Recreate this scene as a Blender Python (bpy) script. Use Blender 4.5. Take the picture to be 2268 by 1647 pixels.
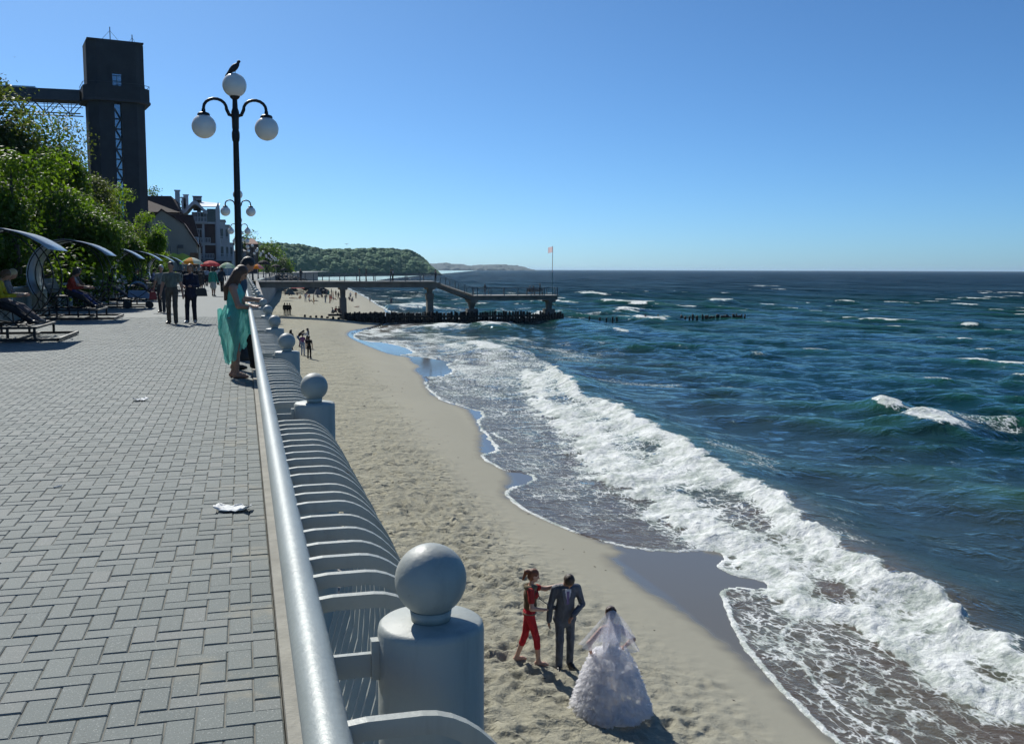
import bpy, math, random
import numpy as np
from mathutils import Matrix, Vector

for o in list(bpy.data.objects):
    bpy.data.objects.remove(o)
SC = bpy.context.scene
COL = SC.collection
RNG = random.Random(11)

# ------------------------------------------------------------------ camera
EYE = 1.58                      # eye height above the promenade (promenade = z 0)
YAW, PITCH, ROLL = math.radians(15.3), math.radians(5.96), math.radians(0.17)
FPX, CX, CY = 2170.0, 1134.0, 823.5     # focal length in units of a 2268 x 1647 picture
CAMROT = (Matrix.Rotation(-YAW, 3, 'Z') @ Matrix.Rotation(math.pi / 2 - PITCH, 3, 'X')
          @ Matrix.Rotation(ROLL, 3, 'Z'))
cam_d = bpy.data.cameras.new('camera')
cam = bpy.data.objects.new('camera', cam_d)
COL.objects.link(cam)
cam_d.sensor_width = 36.0
cam_d.lens = 36.0 * FPX / 2268.0
cam_d.clip_start, cam_d.clip_end = 0.05, 60000.0
cam.matrix_world = Matrix.Translation((0, 0, EYE)) @ CAMROT.to_4x4()
SC.camera = cam

# ------------------------------------------------------------------ sky, sun, exposure
SUN_EL, SUN_AZ = math.radians(41.0), math.radians(-15.0)    # azimuth from +Y towards +X
world = bpy.data.worlds.new('World')
SC.world = world
world.use_nodes = True
wn = world.node_tree
bg = wn.nodes['Background']
sky = wn.nodes.new('ShaderNodeTexSky')
sky.sky_type = 'NISHITA'
sky.sun_disc = False
sky.sun_elevation = SUN_EL
sky.sun_rotation = SUN_AZ
sky.altitude = 0
sky.air_density = 0.6
sky.dust_density = 0.5
sky.ozone_density = 10.0
tint = wn.nodes.new('ShaderNodeMix')
tint.data_type, tint.blend_type = 'RGBA', 'MULTIPLY'
tint.inputs[0].default_value = 1.0
tint.inputs[7].default_value = (0.86, 1.10, 1.09, 1)
wn.links.new(sky.outputs[0], tint.inputs[6])
wn.links.new(tint.outputs[2], bg.inputs[0])
bg.inputs[1].default_value = 0.105
sun_d = bpy.data.lights.new('sun', 'SUN')
sun_d.energy = 5.0
sun_d.angle = math.radians(0.53)
sun_d.color = (1.0, 0.97, 0.89)
sun = bpy.data.objects.new('sun', sun_d)
COL.objects.link(sun)
sdir = Vector((math.sin(SUN_AZ) * math.cos(SUN_EL), math.cos(SUN_AZ) * math.cos(SUN_EL), math.sin(SUN_EL)))
sun.rotation_euler = sdir.to_track_quat('Z', 'Y').to_euler()
sun.location = sdir * 100
SC.view_settings.view_transform = 'Standard'
SC.view_settings.look = 'None'
SC.view_settings.gamma = 1.0
SC.view_settings.use_curve_mapping = False
SC.view_settings.exposure = 0.0
SC.render.engine = 'CYCLES'
SC.cycles.use_denoising = True
SC.cycles.max_bounces = 6
SC.cycles.diffuse_bounces = 3
SC.cycles.glossy_bounces = 3
SC.cycles.volume_bounces = 0
SC.cycles.use_adaptive_sampling = True
SC.cycles.adaptive_threshold = 0.025
SC.cycles.transparent_max_bounces = 12
SC.cycles.sample_clamp_indirect = 6.0
SC.cycles.caustics_reflective = False
SC.cycles.caustics_refractive = False

# ------------------------------------------------------------------ helpers
def ray(px, py):
    v = CAMROT @ Vector(((px - CX) / FPX, (CY - py) / FPX, -1.0))
    return v

def at_z(px, py, z):
    """world point where the line of sight through a picture point meets height z"""
    v = ray(px, py)
    t = (z - EYE) / v.z
    return Vector((v.x * t, v.y * t, z))

def at_y(px, py, y):
    v = ray(px, py)
    t = y / v.y
    return Vector((v.x * t, y, EYE + v.z * t))

def tag(o, label=None, cat=None, group=None, kind=None):
    if label: o['label'] = label
    if cat: o['category'] = cat
    if group: o['group'] = group
    if kind: o['kind'] = kind
    return o

def empty(name, loc=(0, 0, 0), rz=0.0, parent=None):
    o = bpy.data.objects.new(name, None)
    o.empty_display_size = 0.2
    o.location = loc
    o.rotation_euler = (0, 0, rz)
    o.parent = parent
    COL.objects.link(o)
    return o

def put(name, me, parent=None, loc=(0, 0, 0), rz=0.0, scale=None):
    o = bpy.data.objects.new(name, me)
    o.parent = parent
    o.location = loc
    o.rotation_euler = (0, 0, rz)
    if scale is not None: o.scale = scale
    COL.objects.link(o)
    return o

def copy_tree(o, parent=None):
    c = o.copy()
    COL.objects.link(c)
    c.parent = parent
    for ch in o.children:
        copy_tree(ch, c)
    return c

class MB:
    """collects vertices, faces and material numbers of one mesh"""
    def __init__(self):
        self.v, self.f, self.m = [], [], []
    def face(self, pts, m=0):
        n = len(self.v)
        self.v += [tuple(p) for p in pts]
        self.f.append(tuple(range(n, n + len(pts))))
        self.m.append(m)
    def add(self, verts, faces, m=0):
        n = len(self.v)
        self.v += [tuple(p) for p in verts]
        for f in faces:
            self.f.append(tuple(i + n for i in f))
            self.m.append(m)
        return self
    def box(self, c, s, m=0, R=None):
        hx, hy, hz = s[0] / 2, s[1] / 2, s[2] / 2
        P = [Vector((x, y, z)) for x in (-hx, hx) for y in (-hy, hy) for z in (-hz, hz)]
        if R is not None: P = [R @ p for p in P]
        c = Vector(c)
        P = [p + c for p in P]
        return self.add(P, [(0, 1, 3, 2), (4, 6, 7, 5), (0, 4, 5, 1), (2, 3, 7, 6), (0, 2, 6, 4), (1, 5, 7, 3)], m)
    def bar(self, a, b, w, h, m=0, up=(0, 0, 1)):
        """box beam from a to b, w wide, h deep along 'up'"""
        a, b, up = Vector(a), Vector(b), Vector(up)
        d = (b - a).normalized()
        s = d.cross(up)
        if s.length < 1e-4: s = d.cross(Vector((1, 0, 0)))
        s.normalize()
        u = s.cross(d).normalized()
        P = []
        for p in (a, b):
            for i, j in ((-1, -1), (1, -1), (1, 1), (-1, 1)):
                P.append(p + s * (w / 2 * i) + u * (h / 2 * j))
        return self.add(P, [(3, 2, 1, 0), (4, 5, 6, 7), (0, 1, 5, 4), (1, 2, 6, 5), (2, 3, 7, 6), (3, 0, 4, 7)], m)
    def tube(self, path, r, n=8, m=0, cap=True):
        path = [Vector(p) for p in path]
        rr = r if isinstance(r, (list, tuple)) else [r] * len(path)
        prev = None
        rings = []
        for i, p in enumerate(path):
            d = (path[min(i + 1, len(path) - 1)] - path[max(i - 1, 0)])
            d = d.normalized() if d.length > 1e-9 else Vector((0, 0, 1))
            if prev is None:
                a = Vector((0, 0, 1)) if abs(d.z) < 0.9 else Vector((1, 0, 0))
                s = d.cross(a).normalized()
            else:
                s = (prev - d * prev.dot(d)).normalized()
            prev = s
            u = d.cross(s)
            rings.append([p + (s * math.cos(2 * math.pi * k / n) + u * math.sin(2 * math.pi * k / n)) * rr[i] for k in range(n)])
        V = [q for ring in rings for q in ring]
        F = []
        for i in range(len(path) - 1):
            for k in range(n):
                k2 = (k + 1) % n
                F.append((i * n + k, i * n + k2, (i + 1) * n + k2, (i + 1) * n + k))
        if cap:
            F.append(tuple(range(n - 1, -1, -1)))
            F.append(tuple((len(path) - 1) * n + k for k in range(n)))
        return self.add(V, F, m)
    def lathe(self, prof, n=24, c=(0, 0, 0), m=0):
        """prof: list of (radius, z)"""
        V, F = [], []
        for r, z in prof:
            for k in range(n):
                a = 2 * math.pi * k / n
                V.append((c[0] + r * math.cos(a), c[1] + r * math.sin(a), c[2] + z))
        for i in range(len(prof) - 1):
            for k in range(n):
                k2 = (k + 1) % n
                F.append((i * n + k, i * n + k2, (i + 1) * n + k2, (i + 1) * n + k))
        if prof[0][0] > 1e-5: F.append(tuple(range(n - 1, -1, -1)))
        if prof[-1][0] > 1e-5: F.append(tuple((len(prof) - 1) * n + k for k in range(n)))
        return self.add(V, F, m)
    def sphere(self, c, r, nu=24, nv=14, m=0, sc=(1, 1, 1)):
        V, F = [], []
        V.append((c[0], c[1], c[2] - r * sc[2]))
        for i in range(1, nv):
            t = -math.pi / 2 + math.pi * i / nv
            for k in range(nu):
                a = 2 * math.pi * k / nu
                V.append((c[0] + r * sc[0] * math.cos(t) * math.cos(a), c[1] + r * sc[1] * math.cos(t) * math.sin(a), c[2] + r * sc[2] * math.sin(t)))
        V.append((c[0], c[1], c[2] + r * sc[2]))
        for k in range(nu):
            F.append((0, 1 + (k + 1) % nu, 1 + k))
            F.append((len(V) - 1, len(V) - 1 - nu + k, len(V) - 1 - nu + (k + 1) % nu))
        for i in range(nv - 2):
            for k in range(nu):
                k2 = (k + 1) % nu
                F.append((1 + i * nu + k, 1 + i * nu + k2, 1 + (i + 1) * nu + k2, 1 + (i + 1) * nu + k))
        return self.add(V, F, m)
    def prism(self, poly, a, b, m=0, axis='y'):
        """closed polygon (u,v) extruded along an axis from a to b"""
        n = len(poly)
        def P(u, v, t):
            return {'y': (u, t, v), 'x': (t, u, v), 'z': (u, v, t)}[axis]
        V = [P(u, v, a) for u, v in poly] + [P(u, v, b) for u, v in poly]
        F = [tuple(range(n)), tuple(range(2 * n - 1, n - 1, -1))]
        for k in range(n):
            k2 = (k + 1) % n
            F.append((k, n + k, n + k2, k2))
        return self.add(V, F, m)
    def mesh(self, name, mats, smooth=False, angle=None):
        me = bpy.data.meshes.new(name)
        me.from_pydata(self.v, [], self.f)
        mats = mats if isinstance(mats, (list, tuple)) else [mats]
        for mm in mats: me.materials.append(mm)
        me.polygons.foreach_set('material_index', self.m)
        if smooth or angle is not None:
            me.polygons.foreach_set('use_smooth', [True] * len(self.f))
        me.update()
        if angle is not None:
            me.set_sharp_from_angle(angle=math.radians(angle))
        return me
    def build(self, name, mats, parent=None, loc=(0, 0, 0), rz=0.0, smooth=False, angle=None):
        return put(name, self.mesh(name, mats, smooth, angle), parent, loc, rz)

def np_mesh(name, V, F, mats, smooth=True, midx=None, attrs=None):
    """mesh from numpy arrays; F is (n,4) or (n,3)"""
    me = bpy.data.meshes.new(name)
    V = np.asarray(V, dtype=np.float32)
    F = np.asarray(F, dtype=np.int32)
    me.vertices.add(len(V))
    me.vertices.foreach_set('co', V.ravel())
    k = F.shape[1]
    me.loops.add(F.size)
    me.loops.foreach_set('vertex_index', F.ravel())
    me.polygons.add(len(F))
    me.polygons.foreach_set('loop_start', np.arange(0, F.size, k, dtype=np.int32))
    me.polygons.foreach_set('loop_total', np.full(len(F), k, dtype=np.int32))
    for mm in (mats if isinstance(mats, (list, tuple)) else [mats]): me.materials.append(mm)
    if midx is not None: me.polygons.foreach_set('material_index', np.asarray(midx, dtype=np.int32))
    me.polygons.foreach_set('use_smooth', np.full(len(F), bool(smooth)))
    me.update(calc_edges=True)
    for nm, arr in (attrs or {}).items():
        a = me.attributes.new(nm, 'FLOAT', 'POINT')
        a.data.foreach_set('value', np.asarray(arr, dtype=np.float32).ravel())
    me.validate()
    return me

def grid_faces(nr, nc):
    i = np.arange(nr - 1)[:, None] * nc + np.arange(nc - 1)[None, :]
    return np.stack([i, i + 1, i + nc + 1, i + nc], -1).reshape(-1, 4)

# --- numpy noise
def _hash(xi, yi, seed):
    h = (xi.astype(np.int64) * 374761393 + yi.astype(np.int64) * 668265263 + seed * 1442695041) & 0xFFFFFFFF
    h = ((h ^ (h >> 13)) * 1274126177) & 0xFFFFFFFF
    h = ((h ^ (h >> 16)) * 2246822519) & 0xFFFFFFFF
    return (h ^ (h >> 15)) & 0xFFFFFFFF

def rnd2(xi, yi, seed):
    return _hash(xi, yi, seed) / 4294967296.0

def pnoise(x, y, seed=0):
    """gradient noise, roughly -1..1"""
    x0, y0 = np.floor(x), np.floor(y)
    fx, fy = x - x0, y - y0
    u, v = fx * fx * fx * (fx * (fx * 6 - 15) + 10), fy * fy * fy * (fy * (fy * 6 - 15) + 10)
    def g(i, j):
        a = rnd2(x0 + i, y0 + j, seed) * 2 * np.pi
        return np.cos(a) * (fx - i) + np.sin(a) * (fy - j)
    return 1.5 * ((g(0, 0) * (1 - u) + g(1, 0) * u) * (1 - v) + (g(0, 1) * (1 - u) + g(1, 1) * u) * v)

def fbm(x, y, seed=0, octv=4, gain=0.5, lac=2.03):
    s, a, t = 0, 1.0, 0
    for k in range(octv):
        s = s + a * pnoise(x, y, seed + 17 * k)
        t += a
        x, y, a = x * lac + 3.1, y * lac - 1.7, a * gain
    return s / t

def sstep(a, b, x):
    t = np.clip((x - a) / (b - a), 0, 1)
    return t * t * (3 - 2 * t)

def seg_dist(X, Y, poly, closed=False):
    d = np.full(X.shape, 1e9)
    n = len(poly)
    for i in range(n if closed else n - 1):
        ax, ay = poly[i]; bx, by = poly[(i + 1) % n]
        dx, dy = bx - ax, by - ay
        L = dx * dx + dy * dy + 1e-12
        t = np.clip(((X - ax) * dx + (Y - ay) * dy) / L, 0, 1)
        d = np.minimum(d, (X - ax - t * dx) ** 2 + (Y - ay - t * dy) ** 2)
    return np.sqrt(d)

def inside(X, Y, poly):
    c = np.zeros(X.shape, bool)
    n = len(poly)
    for i in range(n):
        ax, ay = poly[i]; bx, by = poly[(i + 1) % n]
        if ay == by: continue
        k = (ay > Y) != (by > Y)
        xi = (bx - ax) * (Y - ay) / (by - ay) + ax
        c ^= k & (X < xi)
    return c

def signed(X, Y, line, closing):
    """distance to an open line, positive inside the polygon line + closing"""
    d = seg_dist(X, Y, line)
    return np.where(inside(X, Y, line + closing), d, -d)

def smooth_line(P, n=3):
    for _ in range(n):
        Q = [P[0]]
        for a, b in zip(P[:-1], P[1:]):
            Q.append((a[0] * .75 + b[0] * .25, a[1] * .75 + b[1] * .25))
            Q.append((a[0] * .25 + b[0] * .75, a[1] * .25 + b[1] * .75))
        Q.append(P[-1])
        P = Q
    return P

# --- materials
class NT:
    def __init__(self, name):
        self.mat = bpy.data.materials.new(name)
        self.mat.use_nodes = True
        self.t = self.mat.node_tree
        self.bsdf = self.t.nodes['Principled BSDF']
        self.out = self.t.nodes['Material Output']
    def n(self, typ, **kw):
        nd = self.t.nodes.new(typ)
        for k, v in kw.items(): setattr(nd, k, v)
        return nd
    def set(self, sock, val):
        if hasattr(val, 'is_linked') or hasattr(val, 'links'):
            self.t.links.new(val, sock)
        else:
            if isinstance(val, (tuple, list)) and len(val) == 3 and sock.type == 'RGBA': val = (*val, 1)
            sock.default_value = val
    def p(self, **kw):
        for k, v in kw.items():
            self.set(self.bsdf.inputs[k.replace('_', ' ')], v)
    def coord(self, kind='Object'):
        if kind == 'World':
            return self.n('ShaderNodeNewGeometry').outputs['Position']
        return self.n('ShaderNodeTexCoord').outputs[kind]
    def scale(self, vec, s):
        m = self.n('ShaderNodeMapping')
        self.t.links.new(vec, m.inputs[0])
        m.inputs['Scale'].default_value = s if isinstance(s, (tuple, list)) else (s, s, s)
        return m.outputs[0]
    def noise(self, vec, scale=1.0, detail=3, rough=0.55, dist=0.0, out=0):
        nd = self.n('ShaderNodeTexNoise')
        if vec is not None: self.t.links.new(vec, nd.inputs['Vector'])
        nd.inputs['Scale'].default_value = scale
        nd.inputs['Detail'].default_value = detail
        nd.inputs['Roughness'].default_value = rough
        nd.inputs['Distortion'].default_value = dist
        return nd.outputs[out]
    def voro(self, vec, scale=1.0, feature='F1', rnd=1.0):
        nd = self.n('ShaderNodeTexVoronoi', feature=feature)
        if vec is not None: self.t.links.new(vec, nd.inputs['Vector'])
        nd.inputs['Scale'].default_value = scale
        nd.inputs['Randomness'].default_value = rnd
        return nd.outputs[0]
    def math(self, op, a, b=0.0, c=None, clamp=False):
        nd = self.n('ShaderNodeMath', operation=op, use_clamp=clamp)
        self.set(nd.inputs[0], a); self.set(nd.inputs[1], b)
        if c is not None: self.set(nd.inputs[2], c)
        return nd.outputs[0]
    def ramp(self, v, a, b, c=0.0, d=1.0, smooth=True):
        nd = self.n('ShaderNodeMapRange', interpolation_type='SMOOTHSTEP' if smooth else 'LINEAR')
        self.set(nd.inputs[0], v)
        for i, q in enumerate((a, b, c, d)): self.set(nd.inputs[1 + i], q)
        return nd.outputs[0]
    def mix(self, f, a, b, blend='MIX'):
        nd = self.n('ShaderNodeMix', data_type='RGBA', blend_type=blend)
        self.set(nd.inputs[0], f); self.set(nd.inputs[6], a); self.set(nd.inputs[7], b)
        return nd.outputs[2]
    def attr(self, name):
        return self.n('ShaderNodeAttribute', attribute_name=name).outputs['Fac']
    def bump(self, h, strength=0.5, dist=0.02, normal=None):
        nd = self.n('ShaderNodeBump')
        self.set(nd.inputs['Height'], h)
        self.set(nd.inputs['Strength'], strength)
        nd.inputs['Distance'].default_value = dist
        if normal is not None: self.t.links.new(normal, nd.inputs['Normal'])
        return nd.outputs[0]
    def vmath(self, op, a, b):
        nd = self.n('ShaderNodeVectorMath', operation=op)
        self.set(nd.inputs[0], a); self.set(nd.inputs[1], b)
        return nd.outputs[0]

_MC = {}
def M(name, col, rough=0.6, metal=0.0, var=0.15, scale=3.0, bump=0.0, bscale=None, spec=0.5, obj_var=0.0, trans=0.0, coord='Object'):
    """simple painted / cloth / stone material with noise in tone and relief"""
    if name in _MC: return _MC[name]
    t = NT(name)
    co = t.coord(coord)
    nz = t.noise(co, scale, 4, 0.6)
    f = t.ramp(nz, 0.25, 0.75, 1 - var, 1 + var, smooth=False)
    c = t.mix(1.0, col, t.n('ShaderNodeCombineXYZ').outputs[0], 'MULTIPLY')
    comb = c.node.inputs[7].links[0].from_node
    for i in range(3): t.t.links.new(f, comb.inputs[i])
    t.p(Base_Color=c, Roughness=rough, Metallic=metal)
    t.bsdf.inputs['Specular IOR Level'].default_value = spec
    if trans: t.bsdf.inputs['Transmission Weight'].default_value = trans
    if bump:
        t.p(Normal=t.bump(t.noise(co, bscale or scale * 4, 4, 0.6), bump, 0.01))
    _MC[name] = t.mat
    return t.mat
# ================================================================== the setting
SEA = -6.0
def W2(pts, z):
    return [tuple(at_z(x, y, z)[:2]) for x, y in pts]

# edge of the running-up water, near to far
S_LINE = [(8.0, -40), (8.3, 0), (8.7, 9)] + W2([
    (1842, 1642), (1738, 1541), (1647, 1437), (1617, 1376), (1593, 1312), (1597, 1296), (1640, 1290), (1694, 1290), (1700, 1280),
    (1690, 1272), (1625, 1264), (1592, 1250), (1588, 1238), (1606, 1222), (1590, 1206), (1560, 1208), (1506, 1213), (1430, 1216),
    (1360, 1205), (1300, 1190), (1240, 1172), (1180, 1150), (1140, 1128), (1122, 1112), (1115, 1097), (1135, 1080), (1172, 1068),
    (1182, 1053), (1165, 1048), (1130, 1045), (1100, 1038), (1070, 1022), (1062, 1008), (1092, 1002), (1097, 990), (1080, 970),
    (1072, 960), (1060, 945), (1055, 930), (1072, 912), (1040, 903), (1000, 893), (972, 887), (966, 880), (948, 866), (936, 848),
    (950, 843), (934, 834), (960, 831), (985, 829), (1006, 815), (985, 803), (1000, 795), (950, 788), (900, 786), (877, 785), (920, 779),
    (895, 765), (850, 757), (800, 757), (782, 752), (779, 745), (794, 734), (832, 725), (852, 714), (880, 700), (858, 686),
    (832, 673), (809, 656), (775, 644), (747, 637)], -5.88) + [(70, 560), (110, 760), (190, 1080), (275, 1330), (330, 1500), (420, 2200), (900, 3300)]
S_CLOSE = [(60000, 3300), (60000, -40)]
S_LINE = smooth_line(S_LINE, 1)
BASE_Y = np.array([-40, 8, 20, 31, 45, 66, 90, 115, 138, 190, 282, 409, 560, 760, 1080])
BASE_X = np.array([8.0, 8.7, 9.3, 9.0, 10.3, 11.8, 12.3, 13.0, 16, 24, 32, 50, 70, 110, 190])
# landward edge of the wet, shining sand
WET_LINE = [(7.9, -40), (8.2, 0), (8.6, 9)] + W2([
    (1845, 1645), (1775, 1581), (1721, 1534), (1667, 1477), (1620, 1447), (1573, 1403), (1506, 1359), (1440, 1320), (1390, 1285),
    (1355, 1252), (1350, 1235), (1372, 1212), (1300, 1188), (1180, 1148), (1118, 1110), (1116, 1090), (1128, 1045), (1066, 1020),
    (1060, 1000), (1062, 950), (1038, 912), (1032, 902), (960, 884), (936, 850), (934, 832), (912, 818), (930, 808), (908, 800),
    (905, 788), (870, 786), (830, 776), (772, 754), (764, 743), (778, 733), (820, 722), (845, 712), (856, 686), (830, 672), (806, 655), (772, 644),
    (742, 637)], -5.86) + [(66, 560), (105, 760), (185, 1080)]
W_CLOSE = [(60000, 1080), (60000, -40)]
# seaward limit of the footprints
FOOT_LINE = [(6.0, -40), (6.1, 6)] + W2([(1560, 1647), (1470, 1500), (1400, 1410), (1300, 1330), (1180, 1250), (1060, 1130), (970, 1020), (890, 930),
                        (835, 850), (790, 770), (745, 722), (790, 690), (760, 655), (720, 637)], -5.4) + [(60, 560)]
F_CLOSE = [(-60, 560), (-60, -40)]
# breaking wave: crest (seaward) and toe of the foam (landward)
CREST = W2([(2268, 1425), (2200, 1372), (2100, 1318), (1990, 1262), (1900, 1212), (1800, 1150), (1700, 1075), (1560, 1004), (1470, 952),
            (1360, 893), (1290, 868), (1205, 784), (1165, 765)], -5.35)
TOE = W2([(2268, 1592), (2200, 1560), (2000, 1450), (1870, 1378), (1760, 1350), (1620, 1262), (1600, 1222), (1530, 1172), (1450, 1140),
          (1400, 1085), (1312, 1040), (1270, 965), (1190, 905), (1160, 850), (1150, 800)], -5.85)
CREST = sorted(CREST, key=lambda p: p[1]); TOE = sorted(TOE, key=lambda p: p[1])
CREST = [(CREST[0][0] - .8, -40)] + CREST
TOE = [(TOE[0][0] - .8, -40)] + TOE

def sand_profile(E):
    """height of the beach from the distance to the mean water edge (positive = under water)"""
    land = -5.88 + 1.25 * (1 - np.exp(np.minimum(E, 0) / 8.5))
    sea_ = -5.88 - 0.055 * np.maximum(E, 0)
    return np.where(E < 0, land, np.maximum(sea_, -9.0))

def sand_base(X, Y):
    return sand_profile(X - np.interp(Y, BASE_Y, BASE_X))

# ------------------------------------------------------------------ sea
def build_sea():
    naz = 720
    az = np.radians(np.linspace(-4.0, 76.0, naz))
    rs = [9.2]
    while rs[-1] < 34000:
        r = rs[-1]
        k = 0.0058 if r < 400 else (0.013 if r < 3000 else 0.06)
        rs.append(r + max(0.05, k * r))
    rs = np.array(rs)
    R, A = np.meshgrid(rs, az, indexing='ij')
    X, Y = R * np.sin(A), R * np.cos(A)
    SP = np.maximum(np.gradient(rs)[:, None] * np.ones_like(A), R * (az[1] - az[0]))
    near = R < 700
    E = X - np.interp(Y, BASE_Y, BASE_X)
    E = np.where(Y > 1080, X - 190 - (Y - 1080) * .25, E)
    En = np.empty_like(E); En[:] = E
    E0 = E.copy()
    xs, ys = X[near], Y[near]
    warp = 0.10 * pnoise(xs * 1.3, ys * 1.3, 5) + 0.05 * pnoise(xs * 4, ys * 4, 6)
    e = signed(xs, ys, S_LINE, S_CLOSE) + warp * np.clip(ys / 40, .4, 2)
    En[near] = e
    E = En
    sandz = sand_profile(E0)
    # wind waves
    rg = np.random.default_rng(4)
    H = np.zeros_like(X); DX = np.zeros_like(X); DY = np.zeros_like(X)
    spec = [(9, 17, 8, .085), (4.5, 9, 16, .048), (2.0, 4.5, 24, .021), (.8, 2.0, 26, .0085)]
    amp = sstep(0.5, 26, E) * .85 + .15
    for lo, hi, cnt, a0 in spec:
        for _ in range(cnt):
            lam = lo * (hi / lo) ** rg.random()
            th = math.pi + math.radians(20 if lam > 7 else 48) + rg.normal() * (.30 if lam > 4.5 else .6)
            k = 2 * math.pi / lam
            kx, ky = k * math.cos(th), k * math.sin(th)
            ph = kx * X + ky * Y + rg.random() * 6.283
            a = a0 * (.6 + .8 * rg.random()) * np.clip((lam / SP - 2.2) / 3.0, 0, 1)
            H += a * np.cos(ph)
            q = .75
            DX -= q * a * (kx / k) * np.sin(ph); DY -= q * a * (ky / k) * np.sin(ph)
    group = .75 + .5 * pnoise(X / 45, Y / 45, 21)
    H *= amp * group; DX *= amp * group; DY *= amp * group
    # breaking wave along the shore
    xc = np.interp(Y, [p[1] for p in CREST], [p[0] for p in CREST])
    xt = np.interp(Y, [p[1] for p in TOE], [p[0] for p in TOE])
    wob = .35 * pnoise(Y / 2.1, X * 0 + 3, 31) + .2 * pnoise(Y / .8, X * 0, 33)
    c = X - xc - wob
    along = 1 - sstep(66, 80, Y)
    wid = np.maximum(xc - xt, 1.2)
    t = np.clip(-c / wid, -1, 2)
    hb = (.62 + .22 * pnoise(Y / 6, X * 0 + 8, 35)) * np.clip((Y + 4) / 22, .55, 1)
    ridge = np.where(c > 0, np.exp(-(c / 2.3) ** 2), np.clip(1 - t, 0, 1) ** 1.15 * (1 - .25 * np.sin(np.clip(t, 0, 1) * 3.14)))
    ridge = ridge * hb * along
    band = along * sstep(-.18, .06, -(t - 1.0) + .22 * pnoise(X / .9, Y / .9, 41) + .12 * pnoise(X / .35, Y / .35, 42)) * sstep(.45, -.15, c + .35 * pnoise(X / 1.1, Y / 1.1, 43))
    lump = np.zeros_like(X)
    nb = R < 130
    lump[nb] = .6 * fbm(X[nb] / 1.5, Y[nb] / 1.5, 51, 4) + .55 * np.abs(fbm(X[nb] / .75, Y[nb] / .75, 52, 3)) + .3 * np.abs(fbm(X[nb] / .3, Y[nb] / .3, 53, 2))
    # foam bookkeeping
    foam = np.zeros_like(X)
    holes = sstep(.25, .62, fbm(X / 2.6, Y / 4.2, 61, 3) + .22) * sstep(.12, .4, t) * sstep(.95, .55, t)
    mott = fbm(X / .9, Y / .9, 62, 3) * .55 + fbm(X / 3.2, Y / 4.5, 63, 2) * .5
    front = np.exp(-((t - .80) / .22) ** 2); top = np.exp(-((t - .10) / .16) ** 2)
    body = np.clip(.66 + .34 * front + .24 * top + .50 * mott - .35 * holes, .2, 1.0)
    foam = np.maximum(foam, band * body)
    spill = along * sstep(1.75, 1.0, t + .25 * pnoise(X / 1.2, Y / 1.2, 64)) * sstep(.9, 1.05, t)
    foam = np.maximum(foam, spill * (.52 + .25 * pnoise(X / .8, Y / .8, 65)))
    trail = along * sstep(7.0, .3, c) * (c > 0) * sstep(-.05, .45, fbm(X / 2.2, Y / 3.5, 66, 3))
    foam = np.maximum(foam, trail * .42)
    # thin wash between the edge and the breaker
    wash = sstep(0, .3, E) * sstep(20, 8, E) * sstep(.6, -.2, c) * (Y < 125)
    lac = .38 + .20 * fbm(X / 3.0, Y / 5.0, 71, 3) + .16 * sstep(40, 75, Y)
    foam = np.maximum(foam, wash * np.clip(lac, .2, .75))
    edge = np.exp(-((E - .06) / (.055 + .0022 * Y)) ** 2) * (R < 420)
    foam = np.maximum(foam, edge * (.98 - .35 * sstep(14, 9, Y) ) * sstep(-.5, .1, pnoise(X / 2.2, Y / 2.2, 73) + .35))
    # inner foam lines left by older waves
    inner = np.exp(-((E - 1.1 - .9 * pnoise(X / 3.2, Y / 3.2, 75)) / (.10 + .0015 * Y)) ** 2) * .75 * sstep(-.1, .25, pnoise(X / 4, Y / 4, 76))
    foam = np.maximum(foam, inner * (E > .1) * (R < 200))
    # white water around the groyne and beyond
    zone = sstep(62, 84, Y) * sstep(24, 4, E - 8) * (Y < 150)
    foam = np.maximum(foam, zone * np.clip(.42 + .33 * fbm(X / 5, Y / 9, 81, 3), 0, .8))
    zone2 = sstep(136, 150, Y) * sstep(60, 8, E) * sstep(480, 300, Y)
    foam = np.maximum(foam, zone2 * np.clip(.30 + .55 * fbm(X / 9, Y / 16, 83, 3), 0, .9))
    # single rollers: picture-measured ends, height, width
    bump_r = np.zeros_like(X)
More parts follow.
